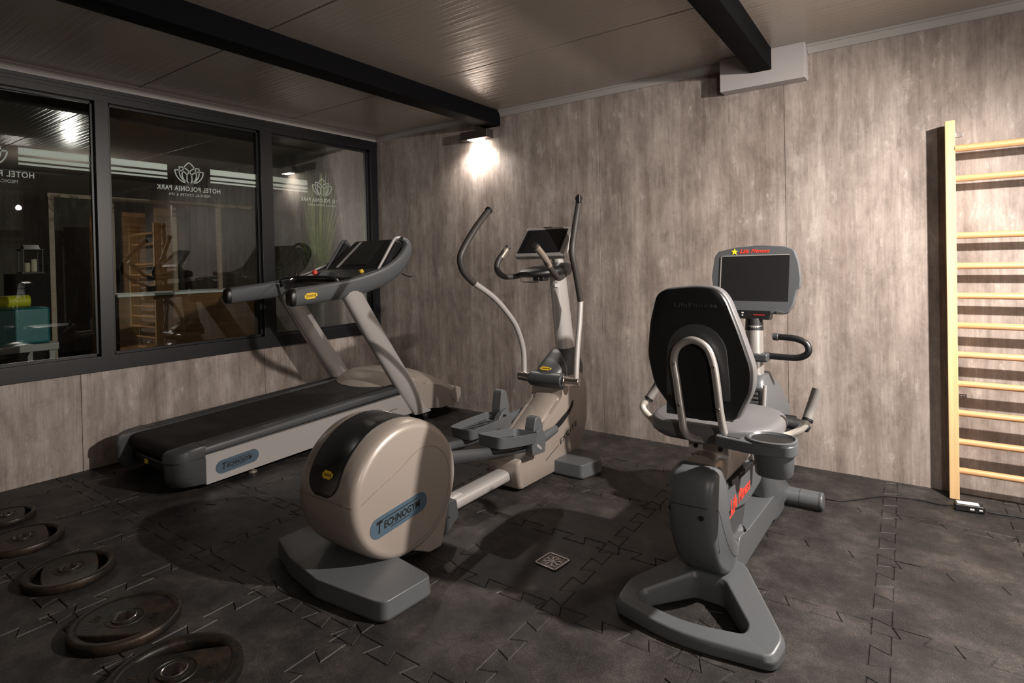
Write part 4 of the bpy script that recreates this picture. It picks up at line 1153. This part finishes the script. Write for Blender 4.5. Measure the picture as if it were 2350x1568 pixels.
# side handles
def side(pts, gk):
    p = [Vector(q) for q in pts]
    bm = B(); tube(bm, p[:gk + 1], 0.0145, 16, 6); a = obj('side_handle', bm, 'ivory', bk, label='pale bent side handle')
    bm = B(); tube(bm, p[gk:], 0.019, 18, 4); obj('hand_grip', bm, 'grip', a, label='grey foam hand grip')
    bm = B(); d = (p[gk + 1] - p[gk]).normalized(); tube(bm, [p[gk] - d * 0.004, p[gk] + d * 0.006], 0.0205, 18, smooth=False); obj('grip_collar', bm, 'black', a, 0.001)
side([(3.90, -1.78, 0.632), (3.80, -1.72, 0.607), (3.715, -1.66, 0.598), (3.635, -1.61, 0.632), (3.592, -1.595, 0.672), (3.612, -1.57, 0.705), (3.632, -1.545, 0.745), (3.655, -1.53, 0.792)], 5)
side([(4.03, -1.78, 0.635), (4.12, -1.72, 0.640), (4.20, -1.66, 0.645), (4.258, -1.635, 0.672), (4.285, -1.62, 0.712), (4.292, -1.60, 0.745), (4.305, -1.585, 0.79), (4.315, -1.575, 0.83)], 4)
bm = B(); tube(bm, [(4.17, -1.45, 0.652), (4.22, -1.44, 0.642), (4.262, -1.45, 0.632)], [0.022, 0.024, 0.012], 14, 4, flat=(1.2, 0.7)); obj('adjust_lever', bm, 'black', bk, 0)
# cup holder
bm = B()
prism(bm, roundpoly([(4.045, -2.0), (4.20, -2.03), (4.30, -2.01), (4.315, -1.95), (4.29, -1.875), (4.15, -1.885), (4.045, -1.945)], [0.01, 0.05, 0.05, 0.05, 0.05, 0.03, 0.01], 6), 0.672, 0.712, 'z')
ch = obj('tray_arm', bm, 'mgrey', bk, 0.006)
CXc, CYc = 4.228, -1.952
bm = B(); secs = []
for z, k in ((0.596, 0.80), (0.602, 0.86), (0.68, 0.92)):
    secs.append(sq(CXc + 0.006, CYc, z, 0.070 * k, 0.074 * k, 0.8, 32))
sweep(bm, secs); obj('cup_body', bm, 'mgrey', bk, 0, ang=50)
bm = B(); rr = [sq(CXc, CYc, 0.708, 0.082, 0.074, 0.85, 32), sq(CXc, CYc, 0.720, 0.082, 0.074, 0.85, 32), sq(CXc, CYc, 0.722, 0.074, 0.066, 0.85, 32), sq(CXc, CYc, 0.714, 0.068, 0.060, 0.85, 32)]
vs = [[bm.verts.new(q) for q in s] for s in rr]
for a, b in zip(vs, vs[1:]):
    for k in range(32): bm.faces.new((a[k], a[(k + 1) % 32], b[(k + 1) % 32], b[k]))
bm.faces.new(vs[-1])
obj('cup_rim', bm, 'mgrey', bk, 0, ang=50)
bm = B(); sweep(bm, [sq(CXc, CYc, 0.7145, 0.067, 0.059, 0.85, 32), sq(CXc, CYc, 0.7155, 0.066, 0.058, 0.85, 32)]); obj('cup_well', bm, 'black', bk, 0)
bm = B(); prism(bm, roundpoly([(4.065, -1.985), (4.135, -2.0), (4.14, -1.93), (4.065, -1.95)], 0.008), 0.7115, 0.714, 'z'); obj('tray_recess', bm, 'dgrey', bk, 0.001)
# front housing
bm = B(); secs = []
for z, hx, y0, y1 in ((0.03, 0.062, -1.02, -0.74), (0.12, 0.066, -1.10, -0.72), (0.30, 0.088, -1.17, -0.70), (0.48, 0.108, -1.19, -0.72), (0.58, 0.108, -1.19, -0.76), (0.68, 0.080, -1.175, -0.84), (0.745, 0.056, -1.15, -0.93), (0.775, 0.046, -1.12, -0.97)):
    secs.append([Vector((KX + 0.005 + hx * math.copysign(abs(math.cos(a)) ** .55, math.cos(a)), (y0 + y1) / 2 + (y1 - y0) / 2 * math.copysign(abs(math.sin(a)) ** .55, math.sin(a)), z)) for a in [2 * math.pi * k / 32 for k in range(32)]])
sweep(bm, secs); obj('front_housing', bm, 'mgrey', bk, 0, ang=60)
MG = plane_mtx((KX + 0.012, -1.205, 0.655), (1, 0, 0), (0, 0.04, 1))
bm = B(); prism(bm, roundpoly([(-0.04, -0.09), (0.05, -0.10), (0.045, 0.075), (-0.03, 0.075)], 0.01), -0.03, 0.004, 'z', MG); gr_ = obj('rear_fascia', bm, 'dgrey', bk, 0.003)
bm = B(); box(bm, -0.03, 0.040, -0.025, 0.062, 0.004, 0.006, MG); obj('vent_recess', bm, 'matte', gr_, 0)
bm = B()
for k in range(4): box(bm, -0.026, 0.030, -0.018 + k * 0.02, -0.006 + k * 0.02, 0.006, 0.011, MG)
obj('vent_slats', bm, 'mgrey', gr_, 0.001)
bm = B(); tube(bm, [(KX + 0.070, -1.20, 0.745), (KX + 0.066, -1.205, 0.66), (KX + 0.058, -1.205, 0.56)], 0.009, 10, 4, flat=(1.0, 0.8)); obj('fascia_trim', bm, 'silver', bk, label='bright vertical trim')
# column, collar, handlebar
bm = B(); tube(bm, [(KX - 0.005, -1.06, 0.74), (KX - 0.008, -1.055, 0.86), (KX - 0.01, -1.045, 1.01)], 0.041, 26, 3); obj('console_column', bm, 'tube', bk, label='silver console column')
bm = B(); tube(bm, [(KX - 0.01, -1.045, 0.985), (KX - 0.012, -1.04, 1.045)], [0.044, 0.040], 24, smooth=False); obj('column_sleeve', bm, 'black', bk, 0.004)
bm = B(); box(bm, KX - 0.058, KX + 0.062, -1.11, -1.015, 0.838, 0.878); obj('handlebar_clamp', bm, 'dgrey', bk, 0.010)
for s in (1, -1):
    bm = B(); tube(bm, [(KX + s * 0.04, -1.045, 0.862), (KX + s * 0.12, -1.05, 0.862), (KX + s * 0.185, -1.055, 0.864), (KX + s * 0.225, -1.06, 0.882), (KX + s * 0.237, -1.06, 0.908), (KX + s * 0.222, -1.055, 0.938), (KX + s * 0.180, -1.05, 0.955), (KX + s * 0.13, -1.045, 0.958), (KX + s * 0.08, -1.04, 0.958)], 0.0155, 16, 5)
    hb_ = obj('handlebar', bm, 'black', bk, label='black bent handlebar')
    bm = B(); cyl(bm, (KX + s * 0.102, -1.042, 0.958), (KX + s * 0.076, -1.04, 0.958), 0.0185, seg=20); obj('bar_end', bm, 'dgrey', hb_, 0.003)
# console
MC = plane_mtx((3.955, -1.04, 1.235), (1, 0.0, 0), (0, 0.09, 1))
co_ = roundpoly([(-0.197, 0.125), (-0.178, 0.150), (-0.090, 0.170), (0.03, 0.178), (0.145, 0.168), (0.185, 0.152), (0.205, 0.09), (0.215, 0.01), (0.212, -0.030), (0.198, -0.045), (0.182, -0.115), (0.160, -0.160), (0.135, -0.168), (-0.14, -0.160), (-0.165, -0.14), (-0.205, -0.03), (-0.212, 0.02)], 0.012, 3)
bm = B(); secs = []
for d, k in ((-0.085, 0.86), (-0.07, 0.95), (-0.035, 0.99), (-0.008, 0.995), (0.0, 0.975)):
    secs.append([MC @ Vector((p[0] * k, p[1] * k, d)) for p in co_])
sweep(bm, secs); cs = obj('console', bm, 'mgrey', bk, 0, ang=50, label='slate grey screen housing')
bm = B(); prism(bm, [Vector(p) for p in ((-0.163, -0.102), (0.158, -0.102), (0.165, 0.124), (-0.158, 0.122))], -0.001, 0.001, 'z', MC); obj('display', bm, 'screen', cs, 0)
for pts in ([(-0.160, 0.122), (-0.168, -0.10)], [(-0.158, 0.124), (0.165, 0.126)]):
    bm = B(); ribbon(bm, pts, 0.004, MC, 0.003); obj('display_edge', bm, 'silver', cs, 0, label='thin bright display edge')
bm = B(); st = []
for k in range(10):
    a = math.pi / 2 + k * math.pi / 5; r = 0.0175 if k % 2 == 0 else 0.0075; st.append((-0.095 + r * math.cos(a), 0.145 + r * math.sin(a)))
polyface(bm, st, MC, 0.0016); obj('star_sticker', bm, 'starm', cs, 0, smooth=False, label='yellow star sticker')
mt_ = MC @ Matrix.Translation((0.002, 0.148, 0.0006))
bm = text_bm('Life Fitness', 0.018, mt_, 0.0006, 0.4, 0.145, 0.0006); ribbon(bm, [(-0.072, -0.010), (-0.03, -0.009)], 0.003, mt_); obj('red_lettering', bm, 'red', cs, 0, smooth=False, label='red slanted lettering')
bm = B(); prism(bm, roundpoly([(-0.145, -0.150), (0.085, -0.150), (0.075, -0.195), (-0.13, -0.190)], 0.008), -0.05, 0.012, 'z', MC); cp = obj('port_strip', bm, 'black', bk, 0.003)
bm = B(); box(bm, 0.0, 0.055, -0.175, -0.168, 0.012, 0.0128, MC); obj('red_mark', bm, 'dimred', cp, 0)
bm = B(); box(bm, -0.055, -0.045, -0.165, -0.160, 0.012, 0.0128, MC); box(bm, -0.054, -0.047, -0.178, -0.172, 0.012, 0.0128, MC); obj('white_mark', bm, 'white', cp, 0)
bm = B(); prism(bm, roundpoly([(0.10, -0.150), (0.145, -0.158), (0.135, -0.166), (0.11, -0.165)], 0.003), 0.0, 0.006, 'z', MC); obj('corner_glint', bm, 'chrome', cs, 0.001, label='corner glint modelled as a bright metal piece')  # highlight on the housing corner, shaped as a small chrome piece
# pedals and cranks, mostly hidden by the seat
bm = B(); cyl(bm, (KX - 0.11, -1.02, 0.46), (KX + 0.11, -1.02, 0.46), 0.018); obj('crank_axle', bm, 'steel', bk)
for s in (1, -1):
    bm = B(); tube(bm, [(KX + s * 0.115, -1.02, 0.46), (KX + s * 0.12, -1.02 - s * 0.08, 0.46 + s * 0.08)], 0.013, 12, smooth=False); obj('crank', bm, 'steel', bk)
    bm = B(); M_ = plane_mtx((KX + s * 0.15, -1.02 - s * 0.09, 0.46 + s * 0.09), (1, 0, 0), (0, 1, 0.5)); prism(bm, roundpoly([(-0.03, -0.06), (0.03, -0.06), (0.035, 0.06), (-0.03, 0.06)], 0.015), -0.012, 0.012, 'z', M_); obj('pedal', bm, 'black', bk, 0.004)
# front foot
bm = B(); cyl(bm, (KX - 0.235, -0.675, 0.05), (KX + 0.235, -0.675, 0.05), 0.046, seg=32); obj('front_foot', bm, 'mgrey', bk, 0.012)
for s in (1, -1):
    bm = B(); cyl(bm, (KX + s * 0.12, -0.675, 0.05), (KX + s * 0.125, -0.675, 0.05), 0.0468, seg=32); cyl(bm, (KX + s * 0.215, -0.675, 0.05), (KX + s * 0.222, -0.675, 0.05), 0.0475, seg=32); obj('foot_ring', bm, 'dgrey', bk, 0)
bm = B(); prism(bm, roundpoly([(-0.95, 0.05), (-0.62, 0.03), (-0.62, 0.085), (-0.75, 0.16), (-0.95, 0.19)], 0.01), KX - 0.06, KX + 0.06); obj('foot_bridge', bm, 'mgrey', bk, 0.006)

# ================================================================== weight plates
def plate(x, y, r, ang, label, th=0.034, num=None, two=True, tilt=0.0, hbk=0.50):
    t = thing('weight_plate', label, 'weight plate', (x, y, 0), 'worn iron weight plates lying along the floor')
    t.rotation_euler = (0, 0, 0)
    Mz = Matrix.Translation((x, y, 0.002)) @ Matrix.Rotation(tilt, 4, 'X') @ Matrix.Rotation(ang, 4, 'Z')
    bm = B()
    prof = [(r * 0.80, 0.004), (r * 0.82, 0.0), (r * 0.97, 0.0), (r, 0.006), (r, th * 0.75), (r * 0.985, th * 0.93), (r * 0.94, th), (r * 0.87, th), (r * 0.82, th * 0.9), (r * 0.80, th * 0.75)]
    ring_lathe(bm, prof, (0, 0, 0), None, 64)
    for v in bm.verts: v.co = Mz @ v.co
    obj('rim', bm, 'cast', t, 0, ang=50)
    # web: disc cut by the finger openings
    bm = B(); ro = r * 0.835; hb = r * hbk; pts = []
    rh = r * 0.172
    N_ = 64
    for k in range(N_):
        a = 2 * math.pi * k / N_; px_, py_ = ro * math.cos(a), ro * math.sin(a)
        lim = hb + 0.10 * r * math.cos(py_ / r * 1.6)
        if px_ > lim: px_ = lim
        if two and px_ < -lim: px_ = -lim
        pts.append((px_, py_))
    def lay(k, z): return [bm.verts.new(Mz @ Vector((p[0] * k, p[1], z))) for p in pts]
    def hole(rr_, z): return [bm.verts.new(Mz @ Vector((rr_ * math.cos(2 * math.pi * k / N_), rr_ * math.sin(2 * math.pi * k / N_), z))) for k in range(N_)]
    L0, L1, L2 = lay(1.0, 0.006), lay(1.0, th * 0.80), lay(0.96, th * 0.90)
    hs = [hole(r * 0.36, th * 0.90), hole(r * 0.35, th * 0.96), hole(r * 0.31, th * 0.96), hole(r * 0.30, th * 0.90), hole(r * 0.255, th * 0.92), hole(r * 0.25, th * 1.04), hole(rh * 1.08, th * 1.05), hole(rh * 1.05, 0.006)]
    seq = [L0, L1, L2] + hs
    for a, b in zip(seq, seq[1:]):
        for k in range(N_): bm.faces.new((a[k], a[(k + 1) % N_], b[(k + 1) % N_], b[k]))
    for k in range(N_): bm.faces.new((L0[k], hs[-1][k], hs[-1][(k + 1) % N_], L0[(k + 1) % N_]))
    wbm = obj('web', bm, 'cast', t, 0, ang=35)
    if num:
        for sgn in (1, -1):
            bm = text_bm(num, r * 0.17, Mz @ Matrix.Rotation(math.pi / 2 - math.pi / 2 * sgn + 0, 4, 'Z') @ Matrix.Translation((0, r * 0.58, th * 0.905)), 0.0014, 0, None, 0.0006)
            obj('cast_number', bm, 'cast', wbm, 0, smooth=False)
    bm = B(); ring_lathe(bm, [(rh, 0.004), (rh * 1.14, 0.004), (rh * 1.14, th * 1.06), (rh * 1.08, th * 1.10), (rh, th * 1.06)], (0, 0, 0), None, 48)
    for v in bm.verts: v.co = Mz @ v.co
    obj('bore_ring', bm, 'steel', t, 0, ang=50, label='bright steel ring round the bore')
    return t
plate(2.672, -3.252, 0.205, math.radians(-38), 'largest rusty black weight plate, nearest one at the bottom edge', 0.042, '15', hbk=0.40)
plate(2.192, -3.212, 0.185, math.radians(-50), 'dark iron weight plate with one long slot, second from the bottom', 0.036, '10', two=False)
plate(1.562, -3.196, 0.172, math.radians(72), 'brown-rimmed weight plate with two hand openings, middle of the row of five', 0.036)
plate(0.990, -3.219, 0.170, math.radians(78), 'dusty weight plate at the left edge, fourth from the nearest', 0.034)
plate(0.560, -3.178, 0.128, math.radians(74), 'smallest and farthest weight plate, cut off by the left picture edge', 0.030)

# ================================================================== beyond the window: the neighbouring room in the dark
XB = -7.2
bm = B(); box(bm, XB, -0.12, YF, 1.6, -0.05, 0.0); struct('floor', bm, 'matte')
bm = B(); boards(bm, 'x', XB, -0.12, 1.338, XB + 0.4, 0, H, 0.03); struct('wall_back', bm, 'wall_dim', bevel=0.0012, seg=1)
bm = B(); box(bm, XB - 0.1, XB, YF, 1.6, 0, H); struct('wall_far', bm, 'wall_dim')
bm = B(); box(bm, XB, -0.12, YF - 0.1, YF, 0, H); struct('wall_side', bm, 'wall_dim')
bm = B()
for a, b in zip(ys, ys[1:]): box(bm, XB, -0.12, b + 0.004, a - 0.004, H, H + 0.05)
struct('ceiling', bm, 'ceil', bevel=0.003, seg=2)
bm = B(); box(bm, XB, -0.02, YF, 0.05, H + 0.02, H + 0.08); struct('ceiling_deck', bm, 'beam').name = 'ceiling.003'
beam(-0.55, -0.40, 2.545, 'black ceiling beam just behind the right window pane', -0.11, -0.0)
bm = B(); box(bm, -0.75, -0.27, -0.108, 0.0, 2.42, 2.535)
top('duct_box', bm, 'boxw', 'white box under the black beam seen through the right window pane', 'box', loc=(-0.5, -0.05, 2.535), bevel=0.002)
# counter
ct = thing('bar_counter', 'brown wooden counter with a thin white top behind the middle window pane', 'counter', (-2.3, -0.75, 0))
bm = B(); box(bm, -2.75, -2.20, -1.60, -0.06, 1.075, 1.102); obj('counter_top', bm, 'film', ct, 0.003, label='thin white top')
bm = B(); box(bm, -2.7, -2.23, -1.58, -0.08, 0.0, 1.075); obj('counter_front', bm, 'wood', ct, 0.003)
# timber frame
tf = thing('timber_frame', 'pale timber frame with uprights standing behind the window above the counter', 'timber frame', (-2.3, -1, 0))
bm = B(); box(bm, -2.33, -2.27, -2.15, -0.03, 2.085, 2.125); obj('head_rail', bm, 'pale', tf, 0.003)
for y in (-2.12, -1.60, -0.98, -0.47):
    bm = B(); box(bm, -2.32, -2.28, y - 0.022, y + 0.022, 1.104 if y > -1.7 else 0.0, 2.085); obj('upright', bm, 'pale', tf, 0.002)
# tall dark panels and shelf ladders at the back
for k, (y, xw, h_) in enumerate(((-0.62, -4.3, 2.15), (-0.36, -3.95, 2.2), (-0.9, -4.6, 2.1))):
    bm = B(); box(bm, xw, xw + 0.05, y - 0.14, y + 0.14, 0.002, h_)
    top('standing_panel', bm, 'wood', ('tall brown panel left of the others behind the timber frame', 'tallest dark brown panel behind the timber frame', 'tall narrow panel behind the counter, nearest the wide mullion')[k], 'panel', loc=(xw, y, 0), bevel=0.003, group='tall panels beyond the window')
# exercise mats stacked on a low bench
bm = B(); box(bm, -2.0, -1.4, -3.9, -2.40, 0.76, 1.06); top('mat_stack', bm, 'teal', 'teal padded mat block seen low behind the left window pane', 'mat', loc=(-1.7, -3.1, 0.76), bevel=0.02)
bm = B(); tube(bm, [(-1.55, -3.6, 1.115), (-1.55, -2.50, 1.115)], 0.05, 20, smooth=False); top('foam_roll', bm, 'lime', 'yellow foam roll lying on the teal mat block', 'foam roll', loc=(-1.55, -3.0, 1.065), bevel=0.01)
bm = B(); box(bm, -2.05, -1.35, -3.95, -2.36, 0.70, 0.758)
for xx in (-2.0, -1.42):
    for yy in (-3.9, -2.42): box(bm, xx, xx + 0.04, yy, yy + 0.04, 0.0, 0.70)
top('bench', bm, 'boxw', 'pale bench carrying the teal mat block behind the left pane', 'bench', loc=(-1.7, -3.1, 0), bevel=0.004)
# lantern with candles on a wall shelf
ln = thing('lantern', 'black lantern holding two cream candles behind the left window pane', 'lantern', (-3.4, -2.0, 1.345))
bm = B()
for xx in (-3.49, -3.32):
    for yy in (-2.09, -1.92): box(bm, xx, xx + 0.012, yy, yy + 0.012, 1.36, 1.60)
box(bm, -3.50, -3.30, -2.10, -1.90, 1.345, 1.36); box(bm, -3.50, -3.30, -2.10, -1.90, 1.60, 1.612)
prism(bm, [(-3.47, 1.612), (-3.33, 1.612), (-3.38, 1.66), (-3.42, 1.66)], -2.07, -1.93, 'y')
obj('cage', bm, 'black', ln, 0.001)
for dy, hh in ((-0.03, 0.10), (0.03, 0.14)):
    bm = B(); cyl(bm, (-3.4, -2.0 + dy, 1.362), (-3.4, -2.0 + dy, 1.362 + hh), 0.026); obj('candle', bm, 'wax', ln, 0.003)
bm = B(); box(bm, -3.55, -3.25, -2.2, -1.8, 0.0, 1.343); top('lantern_plinth', bm, 'matte', 'black plinth under the lantern', 'plinth', loc=(-3.4, -2.0, 0), bevel=0.004)
# reed plant
pt = thing('reed_plant', 'tall green reed plant in a dark pot behind the right window pane', 'plant', (-0.45, -0.42, 0))
bm = B(); prism(bm, [Vector((-0.45 + 0.16 * math.cos(a), -0.42 + 0.16 * math.sin(a))) for a in [2 * math.pi * k / 24 for k in range(24)]], 0.0, 1.02, 'z', None, 1.1); obj('pot', bm, 'black', pt, 0.01)
bm = B(); rnd = random.Random(3)
for k in range(120):
    a = rnd.uniform(0, 2 * math.pi); sp = rnd.uniform(0.02, 0.34); hh = rnd.uniform(0.75, 1.42)
    b0 = Vector((-0.45 + 0.05 * math.cos(a), -0.42 + 0.05 * math.sin(a), 1.0)); 
    pts = [b0 + Vector((math.cos(a) * sp * t ** 1.6 * 1.0, math.sin(a) * sp * t ** 1.6, hh * t - 0.12 * sp * t * t)) for t in (0, .25, .5, .75, 1)]
    side_ = Vector((-math.sin(a + .6), math.cos(a + .6), 0))
    wd = rnd.uniform(0.003, 0.007)
    prev = None
    for i, p in enumerate(pts):
        p.x = min(max(p.x, -1.2), -0.16); p.y = min(p.y, -0.03)
        ww = wd * (1 - 0.85 * i / 4)
        cur = (bm.verts.new(p - side_ * ww), bm.verts.new(p + Vector((0, 0, ww * .3))), bm.verts.new(p + side_ * ww))
        if prev:
            bm.faces.new((prev[0], prev[1], cur[1], cur[0])); bm.faces.new((prev[1], prev[2], cur[2], cur[1]))
        prev = cur
obj('leaves', bm, 'leaf', pt, 0)
